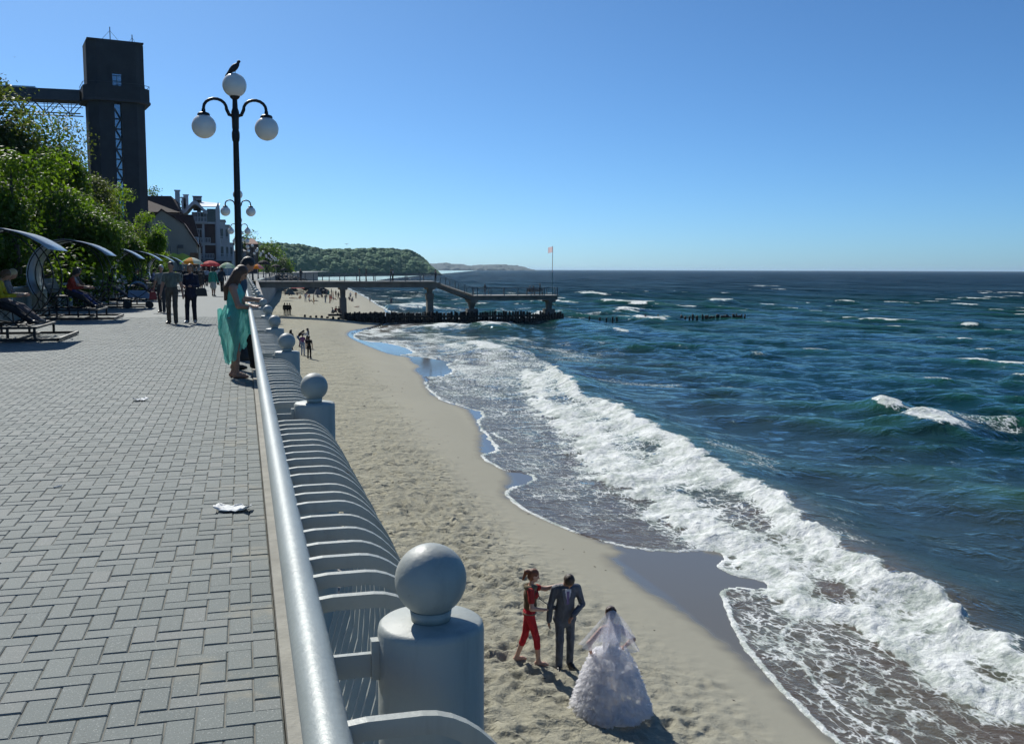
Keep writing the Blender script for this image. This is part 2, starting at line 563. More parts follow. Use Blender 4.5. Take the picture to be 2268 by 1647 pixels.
    for (x0, y0, x1, y1, h, w, f) in [
            (1040, 757, 1122, 784, .55, 2.6, 1.0), (937, 728, 1000, 716, .5, 3.2, .95), (1068, 719, 1122, 729, .7, 3.4, 1.0), (1160, 700, 1235, 690, .5, 3, .9),
            (880, 682, 945, 676, .9, 6, 1.0), (1185, 666, 1273, 674, .8, 6, .95), (1273, 650, 1343, 654, .9, 7, 1.0), (1361, 669, 1440, 677, .9, 6.5, 1.0),
            (1430, 677, 1560, 676, .3, 4, .7), (1561, 668, 1632, 669, 1.0, 7, 1.0), (1357, 684, 1430, 688, .7, 5, .95), (1180, 688, 1360, 692, .3, 4, .6), (1333, 719, 1396, 733, .3, 1.3, .8),
            (1463, 704, 1500, 706, .5, 3, .9), (1254, 829, 1551, 850, .1, 2.6, .50), (1579, 842, 1700, 850, .1, 2.2, .48),
            (1935, 893, 2010, 915, .55, 1.2, 1.0), (2000, 918, 2150, 950, .75, 1.7, 1.0), (2060, 915, 2268, 935, .1, 2.4, .52), (2190, 925, 2268, 945, .1, 1.5, .55), (2228, 834, 2300, 838, .7, 2.4, 1.0),
            (1560, 985, 1700, 1010, .1, 1.8, .48), (1610, 995, 1760, 1050, .0, 1.6, .46), (1050, 700, 1400, 700, .1, 5, .5), (900, 640, 1100, 650, .2, 8, .62), (840, 620, 1000, 622, .2, 14, .6),
            (1660, 778, 1700, 786, .35, .9, .55), (1650, 706, 1740, 716, .2, 3, .45), (2120, 716, 2165, 718, .4, 2.5, .85), (1860, 668, 1884, 670, .4, 5, .9), (1670, 632, 1712, 634, .4, 10, .8)]:
        a, b = at_z(x0, y0, -5.7), at_z(x1, y1, -5.7)
        m = (np.abs(X - (a.x + b.x) / 2) < abs(a.x - b.x) / 2 + 4 * w) & (np.abs(Y - (a.y + b.y) / 2) < abs(a.y - b.y) / 2 + 4 * w)
        if not m.any(): continue
        xs, ys = X[m], Y[m]
        L = math.hypot(b.x - a.x, b.y - a.y)
        dx, dy = (b.x - a.x) / L, (b.y - a.y) / L
        tt = ((xs - a.x) * dx + (ys - a.y) * dy)
        nn = -(xs - a.x) * dy + (ys - a.y) * dx
        w *= .75
        nn = nn + .7 * w * pnoise(tt / (2.2 * w) + x0, tt * 0, 91)
        tap = np.clip(np.minimum(tt, L - tt) / (0.35 * L + .5) + .35, 0, 1)
        g = np.exp(-(nn / w) ** 2) * tap
        bump_r[m] = np.maximum(bump_r[m], h * np.exp(-(nn / (1.7 * w)) ** 2) * np.clip(tap * 1.3, 0, 1))
        far_ = y0 < 800
        ff = f * (.80 if far_ else .90) * sstep(.22, .9, g + .45 * fbm(xs / w * 1.6, ys / w * 1.6, 93, 4))
        foam[m] = np.maximum(foam[m], ff)
    # crests that just break
    sig = H.std() + 1e-6
    wc = sstep(2.7, 3.4, H / sig + .55 * pnoise(X / 3, Y / 3, 95) + .5 * pnoise(X / 30, Y / 30, 96)) * sstep(20, 40, E) * (R < 500)
    foam = np.maximum(foam, .75 * wc)
    rough_f = foam > .62
    Z = SEA + H + ridge + bump_r + (lump * .30 + .015) * sstep(.55, .95, foam) * np.clip(R / 22, .7, 1) * (.6 + .4 * band)
    film = sandz + .012 + .012 * edge
    Z = np.where(E > 0, film + (np.maximum(Z, film) - film) * sstep(0, .9, E), sandz - .004 - np.clip(-E, 0, .12) * 1.2)
    inw = E > 0.6
    X = X + np.where(inw, DX, 0); Y = Y + np.where(inw, DY, 0)
    shallow = sstep(9, 0.5, E) * sstep(2.5, -1.0, c * (Y < 80) + (Y >= 80) * (E - 10) * .3)
    shallow = np.clip(shallow + .22 * sstep(26, 6, E), 0, 1) * (1 - .85 * sstep(138, 175, Y))
    crest = np.clip(H / sig * .4 + bump_r * .9 + ridge * (c > -.3), 0, 1)
    F = grid_faces(*X.shape)
    keep = (E.ravel()[F] > -1.2).any(1)
    F = F[keep]
    V = np.stack([X, Y, Z], -1).reshape(-1, 3)
    used = np.zeros(len(V), bool); used[F.ravel()] = True
    mp = np.cumsum(used) - 1
    at_ = {'foam': foam.ravel()[used], 'shallow': shallow.ravel()[used], 'crest': crest.ravel()[used], 'dist': R.ravel()[used]}
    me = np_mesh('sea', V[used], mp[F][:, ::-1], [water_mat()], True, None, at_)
    o = put('sea', me)
    tag(o, 'green blue choppy sea with white breaking wave along the beach', None, None, 'structure')
    return o

def water_mat():
    t = NT('sea_water')
    pos = t.coord('World')
    foam, sh, cr, dist = t.attr('foam'), t.attr('shallow'), t.attr('crest'), t.attr('dist')
    # lacy foam pattern
    wv = t.noise(t.scale(pos, (1, 1, .0)), 1.1, 3, .6, out=1)
    wp = t.vmath('ADD', t.scale(pos, (1.0, .62, 0)), t.vmath('SCALE', wv, wv)) if False else None
    mapd = t.scale(pos, (1.25, .7, 0))
    n1 = t.noise(mapd, 3.2, 5, .62, 1.2)
    n2 = t.noise(mapd, 0.9, 4, .6, .6)
    v1 = t.n('ShaderNodeTexVoronoi', feature='DISTANCE_TO_EDGE')
    dv = t.vmath('ADD', mapd, t.n('ShaderNodeVectorMath', operation='SCALE').outputs[0])
    sc_ = dv.node.inputs[1].links[0].from_node
    t.t.links.new(t.noise(mapd, 1.7, 3, .6, 0, out=1), sc_.inputs[0]); sc_.inputs['Scale'].default_value = 1.1
    t.t.links.new(dv, v1.inputs['Vector']); v1.inputs['Scale'].default_value = 2.6
    cell = t.ramp(v1.outputs[0], 0.0, 0.17, 1.0, 0.0)
    pat = t.math('ADD', t.math('MULTIPLY', n1, .62), t.math('ADD', t.math('MULTIPLY', n2, .28), t.math('MULTIPLY', cell, .22)))   # about .2 .. .95
    patf = t.math('ADD', t.noise(t.scale(pos, (.75, .42, 0)), 1.0, 6, .68, .8), t.noise(t.scale(pos, (.16, .10, 0)), 1.0, 3, .6))
    patf = t.ramp(patf, .62, 1.38, .0, 1.0, False)
    mixp = t.n('ShaderNodeMix'); t.set(mixp.inputs[0], t.ramp(dist, 45, 150)); t.set(mixp.inputs[2], pat); t.set(mixp.inputs[3], patf)
    pat = mixp.outputs[0]
    # far white caps too small for the mesh
    farw = t.noise(t.scale(pos, (.11, .16, 0)), 1.0, 6, .7, .3)
    fine = t.noise(t.scale(pos, (.5, .25, 0)), 1.0, 3, .6)
    cap = t.math('MULTIPLY', t.ramp(t.math('ADD', farw, t.math('MULTIPLY', fine, .12)), .79, .83), t.ramp(dist, 110, 360))
    fsum = t.math('ADD', foam, t.math('MULTIPLY', t.math('SUBTRACT', pat, .5), 1.15))
    soft = t.ramp(fsum, .44, .76)
    solid = t.math('MULTIPLY', t.ramp(foam, .86, 1.02), t.ramp(dist, 60, 140, 1.0, .0))
    ff = t.math('MAXIMUM', t.math('MAXIMUM', soft, solid), cap)
    ff = t.math('MULTIPLY', ff, t.ramp(foam, .02, .2), clamp=True)
    ff = t.math('MAXIMUM', ff, t.math('MULTIPLY', cap, .9))
    deep = t.mix(cr, (.0035, .029, .027), (.012, .074, .044))  # greener crests: light passing through thin waves, put into the base colour
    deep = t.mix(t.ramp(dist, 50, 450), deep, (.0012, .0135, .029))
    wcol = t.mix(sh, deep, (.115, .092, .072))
    wcol = t.mix(t.math('MULTIPLY', t.ramp(foam, .3, .9), .55), wcol, (.11, .19, .12))
    fv = t.math('ADD', t.math('MULTIPLY', t.noise(pos, 1.1, 5, .65, .6), .6), t.math('MULTIPLY', t.noise(pos, 6.0, 4, .65, .4), .4))
    foamc = t.mix(t.ramp(fv, .36, .60), (.42, .47, .43), (.82, .84, .83))
    col = t.mix(ff, wcol, foamc)
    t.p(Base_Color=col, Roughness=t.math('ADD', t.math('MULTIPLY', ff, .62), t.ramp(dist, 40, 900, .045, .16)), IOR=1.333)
    refl_streaks = t.math('ADD', t.noise(t.scale(pos, (.20, .045, 0)), 1.0, 4, .62, .2), t.noise(t.scale(pos, (.05, .012, 0)), 1.0, 3, .6))  # noise streaks painted into the reflection strength, standing in for unresolved wave facets
    refl_streaks = t.ramp(refl_streaks, .78, 1.30, .12, 2.6, False)
    gmix = t.n('ShaderNodeMix'); t.set(gmix.inputs[0], t.ramp(dist, 40, 220)); gmix.inputs[2].default_value = 1.0; t.set(gmix.inputs[3], refl_streaks)
    # ripples: fine near, longer far
    b0 = t.noise(t.scale(pos, (1.0, .85, .3)), 3.6, 5, .62, .5)
    bm = t.noise(t.scale(pos, (.85, 1.0, .3)), .95, 5, .6, .6)
    b1 = t.noise(t.scale(pos, (.18, .24, .1)), 1.0, 6, .64, .5)
    b2 = t.noise(t.scale(pos, (.032, .042, .02)), 1.0, 7, .68, .4)
    h1 = t.bump(b0, t.ramp(dist, 12, 160, .45, .2), .11)
    h1 = t.bump(bm, t.ramp(dist, 10, 70, .35, .8), .42, h1)
    h1 = t.bump(b1, t.ramp(dist, 30, 180, .05, .9), 1.0, h1)
    h2 = t.bump(b2, t.ramp(dist, 150, 900, 0.0, 1.0), 6.0, h1)
    fb = t.noise(pos, 7.5, 7, .7)
    h3 = t.bump(fb, t.math('MULTIPLY', ff, .8), .09, h2)
    t.p(Normal=h3)
    # surface reflection: facets we see far out lean towards us, so the effective angle is never fully grazing
    t.bsdf.inputs['Specular IOR Level'].default_value = 0.0
    gl = t.n('ShaderNodeBsdfGlossy')
    gl.inputs['Color'].default_value = (.80, .93, 1, 1)
    t.set(gl.inputs['Roughness'], t.ramp(dist, 40, 900, .045, .16))
    t.t.links.new(h3, gl.inputs['Normal'])
    dt = t.n('ShaderNodeVectorMath', operation='DOT_PRODUCT')
    t.t.links.new(h3, dt.inputs[0]); t.t.links.new(t.n('ShaderNodeNewGeometry').outputs['Incoming'], dt.inputs[1])
    cosv = t.math('ADD', t.math('MAXIMUM', dt.outputs['Value'], 0.0), t.ramp(dist, 25, 320, 0.02, .30), clamp=True)
    fr = t.math('ADD', t.math('MULTIPLY', t.math('POWER', t.math('SUBTRACT', 1.0, cosv), 5.0), .97), .02)
    fr = t.math('MULTIPLY', t.math('MULTIPLY', fr, gmix.outputs[0]), t.math('MULTIPLY', t.math('SUBTRACT', 1.0, ff), t.ramp(dist, 18, 200, .72, .66)), clamp=True)
    ms = t.n('ShaderNodeMixShader')
    t.t.links.new(fr, ms.inputs[0]); t.t.links.new(t.bsdf.outputs[0], ms.inputs[1]); t.t.links.new(gl.outputs[0], ms.inputs[2])
    t.t.links.new(ms.outputs[0], t.out.inputs[0])
    return t.mat

# ------------------------------------------------------------------ beach
def dents(x, y, cell, seed, dens):
    """hollows with a raised rim: footprints; returns height"""
    cx, cy = np.floor(x / cell), np.floor(y / cell)
    out = np.zeros_like(x)
    for i in (-1, 0, 1):
        for j in (-1, 0, 1):
            a, b = cx + i, cy + j
            px = (a + .15 + .7 * rnd2(a, b, seed)) * cell
            py = (b + .15 + .7 * rnd2(a, b, seed + 1)) * cell
            ang = rnd2(a, b, seed + 2) * 6.283
            size = cell * (.20 + .20 * rnd2(a, b, seed + 3))
            ok = rnd2(a, b, seed + 4) < dens
            dx, dy = x - px, y - py
            u = (dx * np.cos(ang) + dy * np.sin(ang)) / (size * 1.45)
            v = (-dx * np.sin(ang) + dy * np.cos(ang)) / (size * .8)
            q = u * u + v * v
            hgt = -np.exp(-q * 1.6) + .55 * np.exp(-((np.sqrt(q) - 1.35) / .42) ** 2) * (.4 + .6 * np.clip(u + .4, 0, 1))
            out += np.where(ok, hgt * size * (.6 + .5 * rnd2(a, b, seed + 5)), 0)
    return out

def build_beach():
    ys = [7.0]
    while ys[-1] < 560:
        ys.append(ys[-1] + max(.052, .0042 * ys[-1]))
    ys = np.array(ys)
    nc = 240
    u = np.linspace(0, 1, nc)
    u = u ** 1.0
    xmax = np.interp(ys, BASE_Y, BASE_X) + np.interp(ys, [0, 60, 140, 560], [5, 7, 16, 40])
    xmin = np.full_like(ys, 0.42)
    X = xmin[:, None] + (xmax - xmin)[:, None] * u[None, :]
    Y = np.repeat(ys[:, None], nc, 1)
    Z = sand_base(X, Y)
    fd = signed(X, Y, smooth_line(FOOT_LINE, 2), F_CLOSE)
    wd = signed(X, Y, smooth_line(WET_LINE, 1), W_CLOSE) + .08 * pnoise(X * 1.1, Y * 1.1, 7)
    dry = sstep(-1.6, 1.2, fd + 1.0 * fbm(X / 2.5, Y / 4, 13, 3))
    trod = dry * np.clip(.75 + .6 * fbm(X / 3.5, Y / 5, 14, 2), 0, 1)
    step = np.gradient(ys)[:, None] + 0 * X
    fade = np.clip(1.6 - step / .16, 0, 1)
    Z += (dents(X, Y, .46, 101, .85) * .78 + dents(X + .2, Y + .1, .29, 111, .7) * .72) * trod * fade
    Z += .05 * fbm(X / .5, Y / .5, 15, 3) * trod * fade + .05 * fbm(X / 2.2, Y / 2.2, 16, 2) * dry
    Z += .02 * dents(X, Y, 1.3, 121, .25) * (1 - dry) * sstep(.2, 1.0, -wd)
    wet = sstep(-.35, .30, wd + .12 * pnoise(X * 2.3, Y * 2.3, 8))
    damp = sstep(-6.0, -.2, wd)
    Z = np.where(wd > 0, sand_base(X, Y), Z)
    me = np_mesh('beach', np.stack([X, Y, Z], -1).reshape(-1, 3), grid_faces(*X.shape), [sand_mat()], True, None,
                 {'wet': wet, 'dry': dry, 'damp': damp})
    return tag(put('beach', me), 'pale sandy beach with footprints sloping to the water', None, None, 'structure')

def sand_mat():
    t = NT('beach_sand')
    pos = t.coord('World')
    wet, dry, damp = t.attr('wet'), t.attr('dry'), t.attr('damp')
    g = t.noise(pos, 120, 3, .7)
    m = t.noise(pos, 1.3, 5, .6)
    l = t.noise(t.scale(pos, (1, .4, 1)), .35, 4, .6)
    a = t.mix(m, (.36, .345, .26), (.465, .44, .34))
    a = t.mix(t.ramp(g, .35, .7), a, (.26, .25, .20))
    a = t.mix(t.math('MULTIPLY', t.ramp(t.noise(pos, 9, 4, .7), .62, .70), t.math('MULTIPLY', dry, .55)), a, (.12, .10, .07))
    smooth_ = t.mix(l, (.335, .318, .252), (.395, .378, .30))
    c = t.mix(dry, smooth_, a)
    c = t.mix(t.math('MULTIPLY', damp, .35), c, (.23, .225, .19))
    c = t.mix(wet, c, (.14, .132, .112))
    t.p(Base_Color=c, Roughness=t.ramp(wet, .2, 1, .92, .10, False), IOR=1.30)
    t.p(Specular_IOR_Level=t.ramp(wet, .2, 1, .25, .36))
    bh = t.math('ADD', t.noise(pos, 14, 5, .65), t.math('MULTIPLY', t.noise(pos, 2.2, 3, .6), 1.6))
    dryb = t.math('ADD', t.math('MULTIPLY', dry, .85), .05)
    vd = t.voro(t.vmath('ADD', pos, t.scale(t.noise(pos, 3.0, 2, .5, 0, out=1), .25)), 3.4, 'SMOOTH_F1')
    bh = t.math('ADD', bh, t.math('MULTIPLY', t.ramp(vd, .05, .45), t.ramp(t.noise(pos, .8, 3), .4, .65, .1, 1.5)))
    b = t.bump(bh, t.math('MULTIPLY', dryb, t.ramp(wet, 0, 1, 1, 0)), .07)
    t.p(Normal=b)
    return t.mat

build_sea()
build_beach()

# ------------------------------------------------------------------ promenade: bed, pavers, kerb, sea wall
PAV_X0, PAV_X1 = -6.3, 0.10
def paver_mat():
    t = NT('grey_paver')
    pos = t.coord('World')
    geo = t.n('ShaderNodeNewGeometry')
    oi = t.n('ShaderNodeObjectInfo')
    rr = t.math('FRACT', t.math('ADD', geo.outputs['Random Per Island'], oi.outputs['Random']))
    base = t.mix(rr, (.140, .163, .157), (.180, .203, .195))
    base = t.mix(t.ramp(t.math('FRACT', t.math('MULTIPLY', rr, 7.13)), .86, .9), base, (.20, .215, .205))
    base = t.mix(t.math('MULTIPLY', t.noise(pos, .55, 4, .6), .5), base, (.145, .165, .16))
    sp = t.noise(pos, 160, 2, .6)
    base = t.mix(t.ramp(sp, .60, .70), base, (.38, .39, .37))
    base = t.mix(t.ramp(sp, .40, .30), base, (.12, .125, .12))
    st = t.noise(pos, 2.6, 5, .65)
    base = t.mix(t.ramp(st, .66, .74, 0, .45), base, (.40, .41, .40))
    grime = t.noise(pos, .23, 6, .68, .5)
    base = t.mix(t.ramp(grime, .50, .72, 0, .5), base, (.105, .115, .108))
    sandy = t.math('MULTIPLY', t.ramp(t.noise(pos, 1.7, 5, .7), .52, .68), t.ramp(t.n('ShaderNodeSeparateXYZ').outputs[0], -.55, .1))
    t.t.links.new(pos, sandy.node.inputs[1].links[0].from_node.inputs[0].links[0].from_node.inputs[0])
    base = t.mix(t.math('MULTIPLY', sandy, .7), base, (.29, .27, .21))
    gum = t.ramp(t.voro(pos, 1.15), .028, .018)
    base = t.mix(t.math('MULTIPLY', gum, .6), base, (.36, .37, .36))
    t.p(Base_Color=base, Roughness=.78, Normal=t.bump(t.noise(pos, 70, 4, .7), .35, .006))
    t.bsdf.inputs['Specular IOR Level'].default_value = .35
    return t.mat
MAT_PAVER = paver_mat()

def far_paver_mat():
    t = NT('far_paving')
    pos = t.coord('World')
    br = t.n('ShaderNodeTexBrick')
    t.t.links.new(pos, br.inputs['Vector'])
    br.inputs['Scale'].default_value = 1.0
    br.inputs['Brick Width'].default_value = .2
    br.inputs['Row Height'].default_value = .1
    br.inputs['Mortar Size'].default_value = .006
    br.inputs['Color1'].default_value = (.145, .17, .165, 1)
    br.inputs['Color2'].default_value = (.18, .205, .20, 1)
    br.inputs['Mortar'].default_value = (.10, .10, .095, 1)
    c = t.mix(t.math('MULTIPLY', t.noise(pos, .5, 4, .6), .5), br.outputs[0], (.20, .205, .195))
    t.p(Base_Color=c, Roughness=.8)
    return t.mat
MAT_BED = M('paver_joint_sand', (.19, .185, .16), .95, var=.3, scale=9, coord='World')
MAT_KERB = M('old_concrete', (.30, .29, .25), .9, var=.25, scale=5, bump=.5, bscale=40, coord='World')
PAVE_END = 34.0

def coast_x(y):
    """seaward edge of the promenade: straight, then bending right"""
    return float(np.interp(y, [0, 112, 136, 160, 184, 207, 290, 420, 700], [.1, .1, 1.5, 2.5, 3.8, 5.4, 8.8, 20, 60]))

def build_promenade():
    mb = MB()
    mb.face([(-9, -4, -.0065), (PAV_X1, -4, -.0065), (PAV_X1, PAVE_END, -.0065), (-9, PAVE_END, -.0065)], 0)
    yy = [PAVE_END, 60, 90, 120, 140, 160, 180, 200, 230, 260, 290, 340, 420, 560, 700]
    for a, b in zip(yy[:-1], yy[1:]):
        mb.face([(coast_x(a) - 20, a, -.006), (coast_x(a), a, -.006), (coast_x(b), b, -.006), (coast_x(b) - 20, b, -.006)], 1)
    mb.face([(-20, -4, -.02), (-9, -4, -.02), (-9, PAVE_END, -.02), (-20, PAVE_END, -.02)], 0)
    prom = mb.build('promenade', [MAT_BED, far_paver_mat()])
    tag(prom, 'grey paved seaside promenade laid in herringbone blocks', None, None, 'structure')
    # kerb and wall
    kb = MB()
    kb.prism([(PAV_X1, -.06), (PAV_X1 + .008, .012), (.36, .02), (.40, .0), (.40, -.06)], -4, 138, 0, 'y')
    k = kb.build('promenade_kerb', [MAT_KERB])
    tag(k, 'rough concrete kerb strip under the sea railing', None, None, 'structure')
    wb = MB()
    ys = [-4, 138, 160, 180, 200, 230, 260, 290, 340, 420, 560]
    for a, b in zip(ys[:-1], ys[1:]):
        xa, xb = coast_x(a) + .36, coast_x(b) + .36
        wb.add([(xa - .3, a, -.06), (xa, a, -.06), (xb, b, -.06), (xb - .3, b, -.06), (xa - .2, a, -7), (xa + .1, a, -7), (xb + .1, b, -7), (xb - .2, b, -7)],
               [(0, 1, 2, 3), (1, 5, 6, 2), (0, 3, 7, 4)], 0)
    w = wb.build('sea_wall', [M('sea_wall_concrete', (.26, .25, .23), .9, var=.3, scale=.7, bump=.4, coord='World')])
    tag(w, 'grey concrete wall holding the promenade above the sand', None, None, 'structure')
    # pavers in herringbone, long sides along and across the walk
    def brick(x0, y0, w, h, dz, mbx):
        g, c = .0022, .0045
        xa, xb, ya, yb = x0 + g, x0 + w - g, y0 + g, y0 + h - g
        z1, z0, zt = -.03, dz - .0045, dz
        mbx.add([(xa, ya, z1), (xb, ya, z1), (xb, yb, z1), (xa, yb, z1), (xa, ya, z0), (xb, ya, z0), (xb, yb, z0), (xa, yb, z0),
                 (xa + c, ya + c, zt), (xb - c, ya + c, zt), (xb - c, yb - c, zt), (xa + c, yb - c, zt)],
                [(0, 1, 5, 4), (1, 2, 6, 5), (2, 3, 7, 6), (3, 0, 4, 7), (4, 5, 9, 8), (5, 6, 10, 9), (6, 7, 11, 10), (7, 4, 8, 11), (8, 9, 10, 11)], 0)
    ax = Vector((math.sin(YAW), math.cos(YAW)))
    lst = []
    rg = random.Random(3)
    u = .1
    ni, nj = int(round((PAV_X1 - PAV_X0) / u)), int(PAVE_END / u)
    for i in range(-1, ni + 1):
        for j in range(10, nj):
            tt = (i - j) % 4
            x, y = PAV_X0 + i * u, j * u
            if tt == 0:
                a, b = max(x, PAV_X0), min(x + 2 * u, PAV_X1)
                if b - a > .05: lst.append((a, y, b - a, u))
            elif tt == 3 and 0 <= i < ni:
                lst.append((x, y, u, 2 * u))
    seen = []
    rest = []
    for r in lst:
        cx, cy = r[0] + r[2] / 2, r[1] + r[3] / 2
        d = Vector((cx, cy)).dot(ax); s = cx * math.cos(YAW) - cy * math.sin(YAW)
        vis = d > 2.9 and -.56 * d < s < -.05 and cx < .12
        if vis: seen.append((d - .0 * s, r))
        elif d > 2.2 and s > -.72 * d - .5: rest.append(r)
    seen.sort(key=lambda q: q[0])
    big = [r for _, r in seen[:300]]
    rest += [r for _, r in seen[300:]]
    cache = {}
    for (x, y, w, h) in big:
        key = (round(w, 3), round(h, 3))
        if key not in cache:
            q = MB(); brick(0, 0, w, h, 0, q)
            cache[key] = q.mesh('paver', [MAT_PAVER])
        o = put('paver', cache[key], prom, (x, y, rg.uniform(-.003, .0015)))
        o.rotation_euler = (rg.uniform(-.008, .008), rg.uniform(-.008, .008), rg.uniform(-.006, .006))
    q = MB()
    for (x, y, w, h) in rest:
        brick(x + rg.uniform(-.001, .001), y, w, h, rg.uniform(-.003, .0015), q)
    tag(q.build('paver_field', [MAT_PAVER], prom), kind='stuff')
    return prom
PROM = build_promenade()
# ================================================================== sea railing
def rail_paint():
    t = NT('railing_paint')
    pos = t.coord('World')
    base = t.mix(t.noise(pos, 1.2, 4, .6), (.325, .345, .318), (.39, .41, .38))
    rust = t.ramp(t.noise(pos, 6, 7, .72), .655, .72)
    sx = t.noise(t.scale(pos, (14, 14, 1.2)), 1.0, 5, .7)
    base = t.mix(t.ramp(sx, .52, .72, 0, .35), base, (.17, .175, .16))
    base = t.mix(t.math('MULTIPLY', rust, .85), base, (.16, .075, .03))
    base = t.mix(t.math('MULTIPLY', t.ramp(t.noise(pos, 45, 4, .7), .66, .72), .4), base, (.20, .21, .21))
    t.p(Base_Color=base, Roughness=t.ramp(t.noise(pos, 5, 3), .3, .7, .42, .6), Normal=t.bump(t.noise(pos, 60, 4, .6), .22, .006))
    return t.mat
MAT_RAIL = rail_paint()
MAT_RAIL_T = M('handrail_paint', (.30, .335, .325), .48, 0.05, var=.12, scale=3, bump=.15, bscale=60, coord='World')

def fin_path():
    P = [(.0, 1.0), (.05, 1.006), (.12, 1.006)]
    for k in range(1, 15):
        a = math.radians(90 - 90 * k / 14)
        P.append((.12 + .155 * math.cos(a), .73 + .276 * math.sin(a)))
    P += [(.278, .55), (.262, .36), (.21, .17), (.15, .04)]
    return P

def add_fin(mb, x0, y, sgn=1.0, th=.016, dp=.025, coarse=False):
    P = fin_path()
    if coarse: P = P[:-1:4] + [P[-1]]
    n = len(P)
    V, F = [], []
    for i, (x, z) in enumerate(P):
        a, b = P[max(i - 1, 0)], P[min(i + 1, n - 1)]
        dx, dz = b[0] - a[0], b[1] - a[1]
        L = math.hypot(dx, dz)
        nx, nz = -dz / L, dx / L
        for s, w in ((1, -1), (1, 1), (-1, 1), (-1, -1)):
            V.append((x0 + sgn * (x + nx * dp / 2 * s), y + w * th / 2, z + nz * dp / 2 * s))
    for i in range(n - 1):
        for k in range(4):
            k2 = (k + 1) % 4
            F.append((i * 4 + k, i * 4 + k2, i * 4 + 4 + k2, i * 4 + 4 + k))
    mb.add(V, F, 0)

def build_railing():
    R = empty('sea_railing', (0, 0, 0))
    tag(R, 'grey blue metal railing with curved slats and ball topped posts facing the sea', 'railing')
    xr, zr, xp = .087, 1.0, .264
    Y1 = 137.0
    hb = MB()
    hb.tube([(xr, y, zr) for y in [-3, 1, 3, 5, 8, 12, 18, 26, 40, 60, 90, Y1]], .030, 20)
    hb.build('handrail', [MAT_RAIL_T], R, smooth=True, angle=60)
    bb = MB()
    bb.bar((xr + .16, -3, .045), (xr + .16, Y1, .045), .05, .03)
    bb.build('bottom_rail', [MAT_RAIL], R)
    sp, y0 = 2.54, 1.43
    pm = MB(); pm.lathe([(.079, 0), (.081, .02), (.081, 1.036), (.079, 1.044), (.074, 1.048), (.0, 1.050)], 40)
    post_me = pm.mesh('post', [MAT_RAIL], angle=40)
    bm = MB(); bm.lathe([(.030, -.062), (.032, -.046), (.03, -.046)], 24); bm.sphere((0, 0, 0), .0545, 40, 24)
    ball_me = bm.mesh('ball', [MAT_RAIL], True)
    am = MB(); am.bar((0, 0, 0), (xp - xr - .07, 0, 0), .010, .036); am.box((.012, 0, 0), (.02, .018, .05)); am.box((xp - xr - .082, 0, .008), (.02, .018, .06))
    arm_me = am.mesh('bracket', [MAT_RAIL])
    n = 0
    y = y0 - sp
    posts = []
    while y < Y1 - 1:
        posts.append(y)
        p = put('post', post_me, R, (xp, y, 0), RNG.uniform(0, 6))
        b = put('ball', ball_me, p, (0, 0, 1.05 + .062), RNG.uniform(0, 6))
        if y < 40: put('bracket', arm_me, R, (xr, y, zr - .012))
        y += sp
    fm = MB(); add_fin(fm, 0, 0)
    fin_me = fm.mesh('slat', [MAT_RAIL])
    far = MB()
    k = 0
    for py in posts:
        for i in range(19):
            yy = py + .245 + .114 * i
            if k < 298 and yy > .4:
                o = put('slat', fin_me, R, (xr, yy + RNG.uniform(-.004, .004), RNG.uniform(-.003, .003)), RNG.uniform(-.02, .02)); k += 1
            elif yy > 5:
                add_fin(far, xr, yy, coarse=True)
            else:
                add_fin(far, xr, yy)
    tag(far.build('far_slats', [MAT_RAIL], R), kind='stuff')
    # inner railing behind the swing benches
    L = empty('inner_railing', (0, 0, 0))
    tag(L, 'pale blue railing with ball topped posts behind the swing benches', 'railing')
    xl = -6.45
    MB().tube([(xl, y, zr) for y in (6, 20, 40, 60, 90, 120)], .035, 12).build('handrail', [MAT_RAIL_T], L, smooth=True, angle=60)
    q = MB()
    y = 8.0
    while y < 118:
        p = put('post', post_me, L, (xl, y, 0))
        put('ball', ball_me, p, (0, 0, 1.05 + .062))
        y += 2.54
    f2 = MB()
    y = 8.0
    while y < 100:
        if abs((y - 8) % 2.54) > .12: add_fin(f2, xl, y, -1.0, coarse=True)
        y += .141
    tag(f2.build('slats', [MAT_RAIL], L), kind='stuff')
    MB().bar((xl - .16, 6, .045), (xl - .16, 118, .045), .05, .03).build('bottom_rail', [MAT_RAIL], L)
build_railing()

# ================================================================== street lamps
MAT_IRON = M('black_iron', (.012, .012, .014), .42, .3, var=.3, scale=9, bump=.3, bscale=50)
def globe_mat():
    t = NT('opal_globe')
    pos = t.coord('Object')
    d = t.ramp(t.noise(pos, 30, 4, .7), .70, .74)
    c = t.mix(t.math('MULTIPLY', d, .7), (.80, .78, .74), (.10, .09, .08))
    t.p(Base_Color=c, Roughness=.22)
    t.bsdf.inputs['Subsurface Weight'].default_value = .35
    t.bsdf.inputs['Subsurface Radius'].default_value = (.15, .15, .14)
    t.bsdf.inputs['Subsurface Scale'].default_value = 1.0
    return t.mat
MAT_GLOBE = globe_mat()

